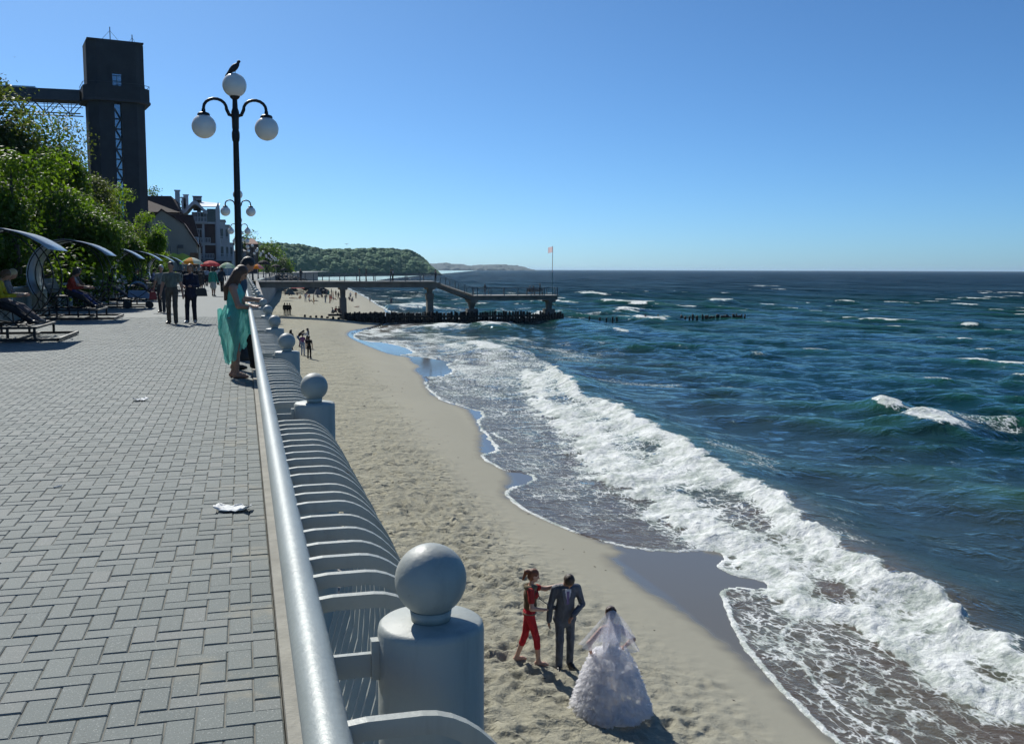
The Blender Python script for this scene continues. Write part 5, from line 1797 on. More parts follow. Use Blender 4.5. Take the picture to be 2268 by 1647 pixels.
def person(label, loc, rz, H=1.74, female=False, pelvis=None, lean=0.0, side=0.0, feet=None, hands=None, head=(0, 0, 0), top=(.2, .2, .2), bottom=(.05, .05, .06), shoe=(.02, .02, .02),
           hair=(.04, .025, .015), style='short', sleeve='long', legs='trousers', hem=None, h=.02, skin=None, group=None, knees=(0, 1, 0), jacket=False, elbow=None, barefoot=False, chest=1.0, top_rough=.8,
           hand_dir=None, curl=.5, strapless=False, toes=None, belly=None, kind='person', parent_only=False, extra=None, name='person'):
    s = H / 1.75
    B = Body()
    fine = h <= .0105
    pel = np.array(pelvis if pelvis is not None else (0, 0, .93 * s), float)
    R = rotm('X', -lean) @ rotm('Y', side)
    def tp(x, y, z): return pel + R @ (np.array((x, y, z), float) * s)
    fw = .9 if female else 1.0
    # torso
    m = TOP
    b1 = 1.06 if jacket else 1.0
    B.ell(tp(0, -.005, .03), np.array((.165 if female else .155, .112, .125)) * s * b1, BOT if not jacket else TOP, .05, R)
    B.ell(tp(0, .005, .17), np.array((.125 * fw + .012, .092, .13)) * s * b1 * (belly or 1), m, .05, R)
    B.ell(tp(0, .0, .35), np.array((.158 * fw, .108, .165)) * s * b1 * chest, m, .05, R)
    B.cap(tp(-.13 * fw, -.01, .455), tp(.13 * fw, -.01, .455), .062 * s * b1, .062 * s * b1, SKIN if strapless else m, .05)
    if strapless: B.ell(tp(0, -.005, .43), np.array((.150 * fw, .100, .085)) * s, SKIN, .04, R)
    if female and legs != 'robe':
        for q in (-1, 1): B.ell(tp(q * .07, .085, .36), np.array((.062, .055, .062)) * s, m, .03, R)
    B.cap(tp(0, -.005, .49), tp(0, .015, .60), .054 * s * (.9 if female else 1), .048 * s * (.88 if female else 1), SKIN, .02)
    if jacket:
        B.cap(tp(0, 0, .30), tp(0, -.005, -.10), .135 * s, .155 * s, TOP, .04)
        B.ell(tp(0, 0, -.10), np.array((.200, .140, .10)) * s, TOP, .03, R)
    # head
    HR = R @ rotm('Z', -head[0]) @ rotm('X', -head[1]) @ rotm('Y', head[2])
    hb = tp(0, .015, .585)
    def hp(x, y, z): return hb + HR @ (np.array((x, y, z), float) * s)
    B.ell(hp(0, -.002, .125), np.array((.076, .094, .105)) * s, SKIN, .02, HR)
    B.ell(hp(0, .028, .065), np.array((.056, .060, .068)) * s, SKIN, .02, HR)
    if h < .03:
        B.cap(hp(0, .088, .118), hp(0, .106, .085), .009 * s, .014 * s, SKIN, .010)
        B.cap(hp(-.018, .083, .045), hp(.018, .083, .045), .008 * s, .008 * s, SKIN, .008)
        for q in (-1, 1):
            B.ell(hp(q * .074, -.004, .105), np.array((.012, .02, .03)) * s, SKIN, .008, HR)
            if fine: B.ell(hp(q * .032, .083, .118), np.array((.013, .009, .008)) * s, DARK, .002, HR)
    # legs
    feet = feet or [(-.10, 0, 0), (.10, 0, 0)]
    lt, ls = .43 * s, .42 * s
    lr = {'trousers': (.088, .066, .058), 'wide': (.095, .085, .085), 'bare': (.080, .055, .040), 'capri': (.085, .060, .045), 'jeans': (.085, .060, .050), 'shorts': (.090, .06, .045), 'skirt': (.08, .055, .042), 'robe': (.08, .055, .04)}[legs]
    for i, q in enumerate((-1, 1)):
        hip = tp(q * .088, 0, 0)
        ft = np.array(feet[i], float)
        ank = ft + np.array((0, 0, .085 * s))
        kn, ank = ik(hip, ank, lt, ls, knees)
        ft = ank - np.array((0, 0, .085 * s))
        up = BOT if legs not in ('bare', 'robe') else SKIN
        lo = {'trousers': BOT, 'wide': BOT, 'jeans': BOT, 'capri': SKIN, 'bare': SKIN, 'shorts': SKIN, 'skirt': SKIN, 'robe': SKIN}[legs]
        B.cap(hip, kn, lr[0] * s, lr[1] * s, up if legs != 'skirt' else SKIN, .03)
        mid = kn * .72 + ank * .28 - np.array((0, .012, 0)) * s
        if legs == 'capri':
            cut = kn * .62 + ank * .38
            B.cap(kn, cut, lr[1] * s, .058 * s, BOT, .02); B.cap(cut, ank, .050 * s, .036 * s, SKIN, .01)
        elif legs in ('trousers', 'wide', 'jeans'):
            B.cap(kn, ank - np.array((0, 0, .03 * s)), lr[1] * s, lr[2] * s, BOT, .03)
        else:
            B.cap(kn, mid, .052 * s, .056 * s, lo, .03); B.cap(mid, ank, .056 * s, .035 * s, lo, .03)
        td = np.array(toes[i] if toes else (q * .22, 1, 0), float); td /= np.linalg.norm(td)
        fm_ = SKIN if barefoot else SHOE
        B.cap(ft - td * .035 * s + np.array((0, 0, .042 * s)), ft + td * .10 * s + np.array((0, 0, .036 * s)), .040 * s, .037 * s, fm_, .02)
        B.cap(ft + td * .10 * s + np.array((0, 0, .034 * s)), ft + td * .165 * s + np.array((0, 0, .026 * s)), .036 * s, .024 * s, fm_, .02)
        B.cap(ank, ft + np.array((0, 0, .045 * s)), .040 * s, .040 * s, fm_, .02)
    if legs == 'skirt':
        zb = hem if hem is not None else .45
        B.cap(tp(0, 0, .05), (pel[0], pel[1], zb + .12), .14 * s, .19 * s, BOT, .05)
    # arms
    hands = hands or [(-.27, .05, .80 * s), (.27, .05, .80 * s)]
    la, lf = .285 * s, .255 * s
    for i, q in enumerate((-1, 1)):
        sh = tp(q * .185 * fw, -.01, .445)
        tg = np.array(hands[i], float)
        el, wr = ik(sh, tg, la, lf, elbow[i] if elbow else (q * .5, -1, -.2))
        thick = 1.18 if jacket else 1.0
        um = SKIN if sleeve == 'none' else TOP
        B.cap(sh, el, .056 * s * thick * (.9 if female else 1), .042 * s * thick, um, .03)
        if sleeve == 'short':
            mid_ = sh * .45 + el * .55
            B.p.pop(); B.cap(sh, mid_, .060 * s, .058 * s, TOP, .03); B.cap(mid_, el, .044 * s, .040 * s, SKIN, .012)
        B.cap(el, wr, .043 * s * thick, (.040 if sleeve == 'long' else .027) * s * thick * (1 if sleeve == 'long' else .95), TOP if sleeve == 'long' else SKIN, .025)
        fd = (wr - el) / (np.linalg.norm(wr - el) + 1e-9)
        hd = np.array(hand_dir[i], float) if hand_dir and hand_dir[i] is not None else fd
        if h < .03: add_hand(B, wr, hd, (-q, .2, -.1) if abs(hd[2]) > .6 else (0, 0, -1), (0, 1, .2) if abs(hd[2]) > .6 else (-q, 0, .6), s, fine, curl)
        else: B.cap(wr, wr + hd * .12 * s, .035 * s, .025 * s, SKIN, .02)
    if extra: extra(B, tp, hp, s)
    mats = [skin or MAT_SKIN, cl(top, top_rough), cl(bottom, top_rough), M('shoe_%d_%d' % (shoe[0] * 999, shoe[2] * 999), shoe, .35, var=.1), hairm(hair), MAT_EYE, cl((.7, .7, .7))]
    # hair
    def hair_prims(K):
        if style == 'cap':
            K.ell(hp(0, -.004, .165), np.array((.084, .100, .068)) * s, HAIR, .01, HR); K.ell(hp(0, .09, .155), np.array((.06, .05, .012)) * s, HAIR, .01, HR)
        else:
            K.ell(hp(0, -.014, .145), np.array((.084, .099, .094)) * s, HAIR, .01, HR)
            K.ell(hp(0, -.035, .09), np.array((.078, .075, .08)) * s, HAIR, .02, HR)
        if style in ('long', 'wavy'):
            for q in (-1, -.35, .35, 1):
                a = hp(q * .062, -.045, .09); 
                b = tp(q * .085, -.09, .44); c = tp(q * .09, -.115, .26 if style == 'wavy' else .20)
                w_ = 1.25 if style == 'wavy' else 1.0
                K.cap(a, b, .050 * s * w_, .050 * s * w_, HAIR, .03); K.cap(b, c, .050 * s * w_, .022 * s, HAIR, .03)
            if style == 'wavy':
                for q in (-1, 1): K.cap(hp(q * .075, .01, .10), tp(q * .10, .02, .42), .026 * s, .024 * s, HAIR, .02)
        if style == 'pony':
            K.cap(hp(0, -.10, .17), hp(0, -.15, .15), .03 * s, .035 * s, HAIR, .02); K.cap(hp(0, -.15, .15), hp(.0, -.17, .0), .036 * s, .018 * s, HAIR, .02)
        if style == 'updo':
            for a in range(7):
                K.ell(hp(.05 * math.cos(a * .9), -.075 + .03 * math.sin(a * 1.9), .165 + .035 * math.sin(a * .9)), np.array((.042, .04, .042)) * s, HAIR, .012, HR)
        if style == 'bob':
            for q in (-1, 1): K.cap(hp(q * .07, -.015, .13), hp(q * .066, -.01, .03), .034 * s, .03 * s, HAIR, .02)
            K.cap(hp(0, -.08, .12), hp(0, -.075, .02), .05 * s, .035 * s, HAIR, .03)
        return K
    if h >= .026:
        hair_prims(B)
        me = B.mesh(name, h, mats)
        if parent_only: return me
        o = put(name, me, None, loc, rz)
    else:
        o = put(name, B.mesh(name, h, mats), None, loc, rz)
        put('hair', hair_prims(Body()).mesh('hair', max(h * .9, .011), mats), o)
    tag(o, label, 'person', group)
    o['tp'] = 0
    del o['tp']
    return (o, tp, hp, s) if extra is None or True else o

def face_to(dx, dy): return math.atan2(-dx, dy)
def on_sand(px, py):
    z = -5.3
    for _ in range(6):
        p = at_z(px, py, z); z = float(sand_base(np.array(p.x), np.array(p.y)))
    return (p.x, p.y, z)
def on_walk(px, py):
    p = at_z(px, py, 0.0); return (p.x, p.y, 0.0)
IR = Vector((math.cos(YAW), -math.sin(YAW)))     # picture right, on the ground
IH = Vector((math.sin(YAW), math.cos(YAW)))      # away from the viewer
def gdir(r, f):
    v = IR * r + IH * f
    return face_to(v.x, v.y)

# ------------------------------------------------------------------ wedding group on the sand
SUIT = (.085, .098, .125)
gl = on_sand(1250, 1477)
groom, tp, hp, s = person('groom in a grey blue suit looking down, between photographer and bride', gl, gdir(.18, -1), H=1.88, lean=.2, feet=[(-.11, -.06, 0), (.12, .08, 0)],
    hands=[(-.10, .24, 1.04), (.30, .04, .86)], elbow=[(-1, -.6, 0), (1, -.5, 0)], head=(-.1, 1.0, 0), top=SUIT, bottom=SUIT, shoe=(.012, .012, .013), hair=(.045, .022, .012), jacket=True, h=.010, top_rough=.55,
    hand_dir=[(.6, .2, -.6), None], legs='trousers')
def strip(pts, w, mat, parent, name, off=(0, 1, 0)):
    m = MB(); off = Vector(off)
    P = [Vector(p) for p in pts]
    for a, b in zip(P[:-1], P[1:]):
        m.bar(a, b, w, .012, 0, up=off)
    return m.build(name, [mat], parent)
strip([tp(0, .115, .50), tp(0, .135, .40), tp(0, .135, .24)], .11, cl((.62, .62, .66)), groom, 'shirt_front')
strip([tp(0, .135, .47), tp(0, .150, .36), tp(0, .148, .24)], .045, cl((.13, .10, .22), .5), groom, 'tie')
for q in (-1, 1): strip([tp(q * .075, .112, .50), tp(q * .062, .142, .38), tp(q * .022, .150, .22)], .055, cl(SUIT, .55), groom, 'lapel')

pl = on_sand(1172, 1470)
photog, tp, hp, s = person('barefoot photographer in red capri trousers and brown vest touching the groom', pl, gdir(1, .05), H=1.74, female=True, lean=.05, feet=[(-.10, -.22, 0), (.10, .16, 0)],
    hands=[(-.10, .52, 1.40), (.17, .24, 1.05)], elbow=[(-.6, 0, -1), (.7, -.8, -.3)], head=(-.1, .22, 0), top=(.42, .035, .03), bottom=(.45, .018, .028), hair=(.20, .062, .022), style='pony', sleeve='short', legs='capri',
    barefoot=True, h=.010, skin=MAT_SKIN_P, hand_dir=[None, (-.5, .8, -.1)], knees=(0, 1, 0))
Vb = Body(); Vb.ell(tp(0, .0, .34), np.array((.165, .125, .165)) * s, TOP, .03, None); Vb.ell(tp(0, .005, .16), np.array((.150, .118, .15)) * s, TOP, .04, None)
for q in (-1, 1): Vb.cap(tp(q * .06, .0, .44), tp(q * .13, -.01, .44), .07 * s, .06 * s, TOP, .03)
put('vest', Vb.mesh('vest', .013, [MAT_SKIN, M('vest_brown', (.10, .058, .026), .75, var=.3, scale=12, bump=.4)]), photog)
fb = Body()
for k in range(12):
    a = k / 11 * 5.4 + .45 - 1.57
    fb.ell(tp(.10 * math.cos(a), -.01 + .085 * math.sin(a), .49), np.array((.045, .045, .045)) * s, TOP, .02)
put('fur_collar', fb.mesh('fur_collar', .012, [MAT_SKIN, M('fur', (.17, .14, .085), .95, var=.5, scale=40, bump=1.0, bscale=90)]), photog)
MB().tube([tp(.165 * math.cos(a), .115 * math.sin(a), .03) for a in np.linspace(0, 6.283, 20)], .016, 6).build('belt', [M('belt', (.18, .12, .08), .5)], photog)
def camera_thing(loc, rz):
    C = empty('photo_camera', loc, rz); tag(C, 'black camera held at the waist by the photographer', 'camera')
    MB().box((0, 0, 0), (.13, .06, .09)).build('camera_body', [M('camera_black', (.012, .012, .012), .4)], C)
    MB().tube([(0, .03, -.005), (0, .10, -.005)], .036, 14).build('lens', [M('camera_black', (.012, .012, .012), .4)], C)
    MB().box((0, 0, .055), (.05, .045, .03)).build('viewfinder', [M('camera_black', (.012, .012, .012), .4)], C)
Rm = Matrix.Rotation(gdir(1, .05), 3, 'Z')
cl_ = Rm @ Vector((.07, .36, 1.06)); camera_thing((pl[0] + cl_.x, pl[1] + cl_.y, pl[2] + 1.06), gdir(1, .05))
MB().tube([tp(.03, .12, .44), tp(.06, .16, .3), (.07, .33, 1.10)], .008, 5).build('camera_strap', [M('camera_black', (.012, .012, .012), .4)], photog)

bl = on_sand(1350, 1572)
brz = gdir(-.28, 1)
def bride_extra(B, tp, hp, s): pass
bride, tp, hp, s = person('bride in a white ruffled wedding gown and veil, back turned', bl, brz, H=1.72, female=True, feet=[(-.09, 0, 0), (.09, 0, 0)], hands=[(-.30, .10, .98), (.27, .10, .98)], elbow=[(-1, -.6, 0), (1, -.6, 0)],
    head=(.25, .12, 0), top=(.72, .72, .80), bottom=(.72, .72, .80), hair=(.055, .022, .014), style='updo', sleeve='none', legs='robe', h=.010, skin=MAT_SKIN_P, strapless=True)
def gown_mat(name, c, tr, sheer=0.0):
    t = NT(name)
    n = t.noise(t.coord('Object'), 9, 4, .6)
    cc = t.mix(n, tuple(q * .9 for q in c), c)
    t.p(Base_Color=cc, Roughness=.6)
    tl = t.n('ShaderNodeBsdfTranslucent'); t.set(tl.inputs[0], cc)
    mx = t.n('ShaderNodeMixShader'); mx.inputs[0].default_value = tr
    t.t.links.new(t.bsdf.outputs[0], mx.inputs[1]); t.t.links.new(tl.outputs[0], mx.inputs[2]); t.t.links.new(mx.outputs[0], t.out.inputs[0])
    if sheer:
        tp_ = t.n('ShaderNodeBsdfTransparent'); m2 = t.n('ShaderNodeMixShader'); m2.inputs[0].default_value = sheer
        t.t.links.new(mx.outputs[0], m2.inputs[1]); t.t.links.new(tp_.outputs[0], m2.inputs[2]); t.t.links.new(m2.outputs[0], t.out.inputs[0])
    return t.mat
MAT_GOWN = gown_mat('gown_organza', (.97, .97, 1.0), .75, .35)
MAT_LINING = gown_mat('gown_tulle', (.97, .97, 1.0), .75, .30)
bb = Body(); bb.ell(tp(0, 0, .32), np.array((.158, .125, .13)) * s, TOP, .04); bb.ell(tp(0, .0, .17), np.array((.135, .105, .14)) * s, TOP, .04); bb.ell(tp(0, 0, .03), np.array((.17, .13, .12)) * s, TOP, .05)
put('bodice', bb.mesh('bodice', .012, [MAT_SKIN, MAT_GOWN]), bride)
def skirt_mesh():
    na, nz = 96, 40
    V = []
    for i in range(nz + 1):
        f = i / nz
        z = 1.02 * (1 - f) + .02
        r = .145 + .42 * f ** .62 + .04 * f * f
        for k in range(na):
            a = 2 * math.pi * k / na
            rr = r * (1 + f * (.05 * math.sin(9 * a + 2 * f) + .035 * math.sin(17 * a + 5 * f) + .02 * math.sin(31 * a)))
            V.append((rr * math.cos(a), rr * math.sin(a) * .98 - .04 * f, z))
    F = [(i * na + k, (i + 1) * na + k, (i + 1) * na + (k + 1) % na, i * na + (k + 1) % na) for i in range(nz) for k in range(na)]
    m = MB(); m.add(V, F); return m
skirt_mesh().build('skirt', [MAT_LINING], bride, smooth=True)
def ruffles():
    rg = random.Random(8)
    m = MB()
    for t_ in range(15):                        # tiers of gathered frills
        f0 = .10 + .90 * t_ / 15
        for _ in range(10 + 2 * t_):
            f = min(.985, max(.05, f0 + rg.uniform(-.05, .05)))
            a = rg.uniform(0, 6.283)
            z = 1.02 * (1 - f) + .06; r = .145 + .42 * f ** .62 + .04 * f * f + .008
            w, hgt = rg.uniform(.12, .26), rg.uniform(.05, .10)
            n = 12
            V, F = [], []
            ph, q1, sl = rg.uniform(0, 6), rg.uniform(14, 24), rg.uniform(-.10, .10)
            for i in range(n + 1):
                u = i / n - .5
                env = math.cos(u * 3.0)
                for j in range(4):
                    v = j / 3
                    aa = a + u * w / r * 1.5
                    rr = r + v * (.045 + .03 * env) + (.030 * v) * math.sin(u * q1 + ph) + .008 * rg.uniform(-1, 1)
                    zz = z - v * hgt * (.5 + .5 * env) + sl * u + .016 * v * math.cos(u * q1 * 1.3 + ph)
                    V.append((rr * math.cos(aa), rr * math.sin(aa) * .98 - .04 * f, max(zz, .012)))
            for i in range(n):
                for j in range(3): F.append((i * 4 + j, i * 4 + j + 1, i * 4 + j + 5, i * 4 + j + 4))
            m.add(V, F)
    return m
tag(ruffles().build('ruffles', [MAT_GOWN], bride, smooth=True), kind='stuff')
def veil():
    t = NT('veil_tulle')
    lace = t.noise(t.coord('Object'), 30, 3, .6)
    tr = t.n('ShaderNodeBsdfTransparent')
    d = t.n('ShaderNodeBsdfTranslucent'); d.inputs[0].default_value = (.85, .85, .92, 1)
    d2 = t.n('ShaderNodeBsdfDiffuse'); d2.inputs[0].default_value = (.85, .85, .92, 1)
    mm = t.n('ShaderNodeMixShader'); mm.inputs[0].default_value = .5
    t.t.links.new(d.outputs[0], mm.inputs[1]); t.t.links.new(d2.outputs[0], mm.inputs[2])
    mx = t.n('ShaderNodeMixShader'); t.set(mx.inputs[0], t.ramp(lace, .3, .7, .30, .52))
    t.t.links.new(tr.outputs[0], mx.inputs[1]); t.t.links.new(mm.outputs[0], mx.inputs[2]); t.t.links.new(mx.outputs[0], t.out.inputs[0])
    top_ = hp(0, -.09, .19)
    for layer, (L, spread, shift) in enumerate(((.62, 1.05, -.25), (.46, .75, .0), (.66, .6, .12))):
        V = []
        nu, nv = 26, 16
        for j in range(nv + 1):
            v = j / nv
            for i in range(nu + 1):
                u = i / nu * 2 - 1
                a = u * spread * 1.15
                fold = .030 * math.sin(u * 11 + layer * 2 + v * 2) * v + .015 * math.sin(u * 23 + layer) * v
                r = .03 + (.30 + .05 * layer) * v ** .8
                x = top_[0] + (r + fold) * math.sin(a) * 1.15 + shift * v * v * .9
                y = top_[1] - (r + fold) * math.cos(a) * .62 - .02
                z = top_[2] - L * v ** 1.15 + .05 * abs(u) * v + (.10 * v * (u < 0) * abs(u) if layer == 0 else 0)
                V.append((x, y, z))
        F = [(j * (nu + 1) + i, j * (nu + 1) + i + 1, (j + 1) * (nu + 1) + i + 1, (j + 1) * (nu + 1) + i) for j in range(nv) for i in range(nu)]
        m = MB(); m.add(V, F); m.build('veil', [t.mat], bride, smooth=True)
veil()

# ------------------------------------------------------------------ couple at the railing
MINT = (.10, .46, .40)
gl2 = on_walk(519, 836)
gw, tp, hp, s = person('woman in a mint green strapless gown looking at her phone by the railing', gl2, gdir(1, .12), H=1.66, female=True, lean=.10, feet=[(-.07, -.02, 0), (.08, .05, 0)], hands=[(-.08, .30, 1.03), (.06, .30, 1.02)],
    elbow=[(-.8, -.6, -.4), (.8, -.6, -.4)], head=(0, .55, 0), top=MINT, bottom=MINT, hair=(.085, .038, .018), style='wavy', sleeve='none', legs='bare', barefoot=True, h=.0105, chest=1.12, belly=1.15, hand_dir=[(.5, .6, .1), (-.4, .7, .1)], curl=.9, strapless=True)
MAT_MINT = gown_mat('mint_chiffon', (.26, .72, .65), .55, .2)
def mint_dress():
    na, nz = 110, 80
    A, Fz = np.meshgrid(np.arange(na) / na * 2 * np.pi, np.linspace(0, 1, nz + 1))
    fr = np.sin(A)
    rx = .135 + .06 * np.sin(np.minimum(Fz * 2.4, 1) * 1.57) - .13 * np.maximum(0, Fz - .5)
    ry = .145 + .055 * np.sin(np.minimum(Fz * 2.8, 1) * 1.57) - .16 * np.maximum(0, Fz - .45)
    cx, cy = np.cos(A) * 1.6, np.sin(A) * 1.6
    crump = fbm(cx * 2 + 3, Fz * 4 + cy * 2, 77, 4) * .045 + .022 * np.sin(9 * A + 7 * Fz + 2 * fbm(cx, Fz * 3, 78, 2)) * (.4 + .5 * Fz) + .012 * np.abs(fbm(cx * 5, Fz * 11 + cy * 5, 79, 2))
    crump *= sstep(0, .12, Fz)
    gather = .06 * np.exp(-((Fz - .12) / .10) ** 2) * np.clip(fr, 0, 1)
    puff = .02 * np.exp(-((Fz - .42) / .16) ** 2) * np.clip(-fr, 0, 1)
    Z = 1.06 - Fz * .82 + .20 * Fz ** 2 * np.clip(fr, 0, 1) + .025 * np.sin(5 * A + 3) * Fz - .03 * Fz * np.clip(-fr, 0, 1)
    V = np.stack([(rx + crump) * np.cos(A), (ry + crump + gather + puff) * fr + .035 - .015 * Fz, Z], -1).reshape(-1, 3)
    i = np.arange(nz)[:, None] * na + np.arange(na)[None, :]
    j = np.arange(nz)[:, None] * na + (np.arange(na)[None, :] + 1) % na
    return np_mesh('skirt', V, np.stack([i, i + na, j + na, j], -1).reshape(-1, 4), [MAT_MINT])
put('skirt', mint_dress(), gw)
sb = Body(); sb.cap((-.10, .17, 1.0), (.02, .26, .98), .07, .055, TOP, .03); sb.cap((.02, .26, .98), (.02, .24, .66), .05, .03, TOP, .04); sb.cap((.08, .20, 1.0), (.02, .26, .97), .06, .05, TOP, .03); sb.cap((-.05, -.19, .98), (-.07, -.20, .62), .035, .02, TOP, .03)
put('gathered_cloth', sb.mesh('gathered_cloth', .014, [MAT_SKIN, MAT_MINT]), gw)
ph = MB().box((0, 0, 0), (.07, .13, .012)).build('phone', [M('camera_black', (.012, .012, .012), .4)], None)
RZ = Matrix.Rotation(gdir(1, .12), 3, 'Z'); pv = RZ @ Vector((0, .44, 1.075))
ph.location = (gl2[0] + pv.x, gl2[1] + pv.y, 1.075); ph.rotation_euler = (.5, 0, gdir(1, .12)); tag(ph, 'dark phone in the hands of the woman in the mint gown', 'phone')
ml = on_walk(528, 820)
person('dark haired man in a blue vest leaning on the railing behind the mint gown', ml, gdir(1, .25), H=1.80, lean=.16, feet=[(-.10, -.05, 0), (.10, .26, 0)], hands=[(-.12, .30, 1.10), (.16, .32, 1.10)], head=(-.1, .5, 0), top=(.03, .07, .12), bottom=(.012, .012, .014),
       shoe=(.015, .013, .012), hair=(.012, .008, .007), sleeve='short', h=.013)

# ------------------------------------------------------------------ walkers coming towards us
wl = on_walk(383, 717)
person('man in a grey green short sleeved shirt and khaki trousers walking towards us', wl, gdir(.06, -1), H=1.78, feet=[(-.13, .14, 0), (.13, -.10, 0.0)], hands=[(-.30, -.04, .84), (.29, .10, .84)], head=(0, .1, 0), top=(.13, .15, .13), bottom=(.095, .08, .065), shoe=(.03, .025, .02),
       hair=(.035, .022, .016), sleeve='short', legs='trousers', h=.015, belly=1.12)
wl2 = on_walk(425, 715)
person('woman in a navy jacket and dark trousers walking beside the khaki trousered man', wl2, gdir(0, -1), H=1.72, female=True, feet=[(-.08, -.06, 0), (.09, .12, 0)], hands=[(-.10, .20, 1.08), (.12, .20, 1.06)], head=(0, .05, 0), top=(.018, .022, .045), bottom=(.015, .017, .028),
       shoe=(.4, .38, .36), hair=(.17, .09, .04), style='bob', jacket=True, h=.015, legs='trousers')
def handbag(label, loc, w, hgt, col, strap):
    Bq = empty('handbag', loc); tag(Bq, label, 'handbag')
    MB().prism([(-w / 2, 0), (w / 2, 0), (w * .42, hgt * .8), (w * .3, hgt), (-w * .3, hgt), (-w * .42, hgt * .8)], -.05, .05, 0, 'y').build('bag_body', [M('bag_%d' % int(col[0] * 999), col, .5)], Bq)
    MB().tube([(-w * .3, 0, hgt), (-w * .15, 0, hgt + strap), (w * .15, 0, hgt + strap), (w * .3, 0, hgt)], .012, 6).build('strap', [M('bag_%d' % int(col[0] * 999), col, .5)], Bq)
handbag('black handbag at the side of the woman in navy', (wl2[0] + .29, wl2[1] - .05, .78), .34, .24, (.012, .012, .014), .42)
wl3 = on_walk(360, 692)
person('white haired man in a grey shirt half hidden behind the walking couple', wl3, gdir(0, -1), H=1.72, feet=[(-.1, .1, 0), (.1, -.1, 0)], hands=[(-.28, .05, .82), (.28, .02, .82)], top=(.26, .27, .25), bottom=(.05, .05, .055), hair=(.55, .53, .5), h=.018, sleeve='short')
handbag('dark red bag carried low by the white haired man', (wl3[0] - .30, wl3[1] - .05, .48), .26, .26, (.20, .015, .02), .12)

# ------------------------------------------------------------------ people on the swing benches (facing the sea)
def seated(label, y, top, bottom, hair, style='short', lean=.3, female=True, h=.016, x=-5.24, sleeve='long', hands=None, turn=0.0, legs='trousers', H=1.68, foot=.36, shoe=(.05, .04, .04)):
    hands = hands or [(-.12, .44, .99), (.12, .44, .98)]
    return person(label, (x, y, 0), -math.pi / 2 + turn, H=H, female=female, pelvis=(0, 0, .83), lean=lean, feet=[(-.10, .70, foot), (.10, .76, foot)], hands=hands, head=(0, .2 + lean * .6, 0), top=top, bottom=bottom, hair=hair, style=style, sleeve=sleeve, h=h, legs=legs, shoe=shoe)
seated('person in a yellow top leaning forward on the nearest swing bench', 23.55, (.42, .33, .015), (.02, .018, .02), (.10, .055, .025), 'bob', .34)
seated('fair long haired person in grey beside the one in yellow', 24.3, (.16, .16, .17), (.13, .105, .11), (.48, .38, .22), 'long', .3, legs='wide', shoe=(.2, .19, .18))
seated('person in a red jacket on the second swing bench', 32.9, (.34, .035, .018), (.02, .02, .022), (.03, .02, .015), 'bob', .35)
seated('man in a checked shirt and blue trousers on the second swing bench', 33.7, (.22, .24, .28), (.03, .05, .16), (.16, .14, .12), 'short', .15, False, sleeve='short')
seated('dark clad person on the second swing bench beyond the checked shirt', 34.4, (.03, .03, .03), (.03, .035, .05), (.02, .015, .01), 'short', .1, False, h=.018)
seated('person in dark clothes on the third swing bench', 42.8, (.03, .028, .03), (.10, .11, .13), (.02, .015, .01), 'short', .2, h=.02)
seated('person in a teal jacket on the fourth swing bench', 52.4, (.02, .09, .08), (.05, .05, .06), (.03, .02, .01), 'bob', .1, h=.022)
seated('person in blue jeans on the fourth swing bench', 53.4, (.06, .03, .03), (.05, .07, .13), (.03, .02, .01), 'short', .2, h=.022)
seated('person in a lilac top on the fifth swing bench', 62.2, (.35, .34, .50), (.05, .05, .06), (.03, .02, .01), 'bob', .2, h=.022)
def pushchair(loc, rz):
    P = empty('pushchair', loc, rz); tag(P, 'pushchair with a pale blue hood before the third swing bench', 'pushchair')
    blue = M('hood_blue', (.16, .24, .36), .7, var=.2)
    V = []
    for i in range(9):
        a = math.radians(10 + 150 * i / 8)
        for sy in (-.24, -.1, .1, .24): V.append((.36 * math.cos(a), sy, .70 + .38 * math.sin(a) * (1 if abs(sy) < .2 else .9)))
    F = [(i * 4 + j, i * 4 + j + 1, i * 4 + j + 5, i * 4 + j + 4) for i in range(8) for j in range(3)]
    m = MB(); m.add(V, F); o = m.build('hood', [blue], P, smooth=True); o.modifiers.new('t', 'SOLIDIFY').thickness = .02
    MB().prism([(-.38, .45), (.42, .40), (.45, .55), (.30, .70), (-.34, .72)], -.23, .23, 0, 'y').build('carrier', [blue], P)
    f = MB()
    for sy in (-.25, .25):
        f.tube([(-.42, sy, .14), (.30, sy, .66), (.62, sy, .98)], .014, 6); f.tube([(.42, sy, .14), (-.30, sy, .62)], .014, 6)
    f.tube([(.62, -.25, .98), (.62, .25, .98)], .014, 6)
    f.build('chassis', [MAT_BLK], P)
    for x in (-.42, .42):
        for sy in (-.28, .28):
            w = MB(); w.tube([(x, sy - .02, .14), (x, sy + .02, .14)], .14, 16); w.build('wheel', [M('rubber', (.03, .03, .03), .8)], P)
pushchair((-4.05, 41.6, 0), .15)

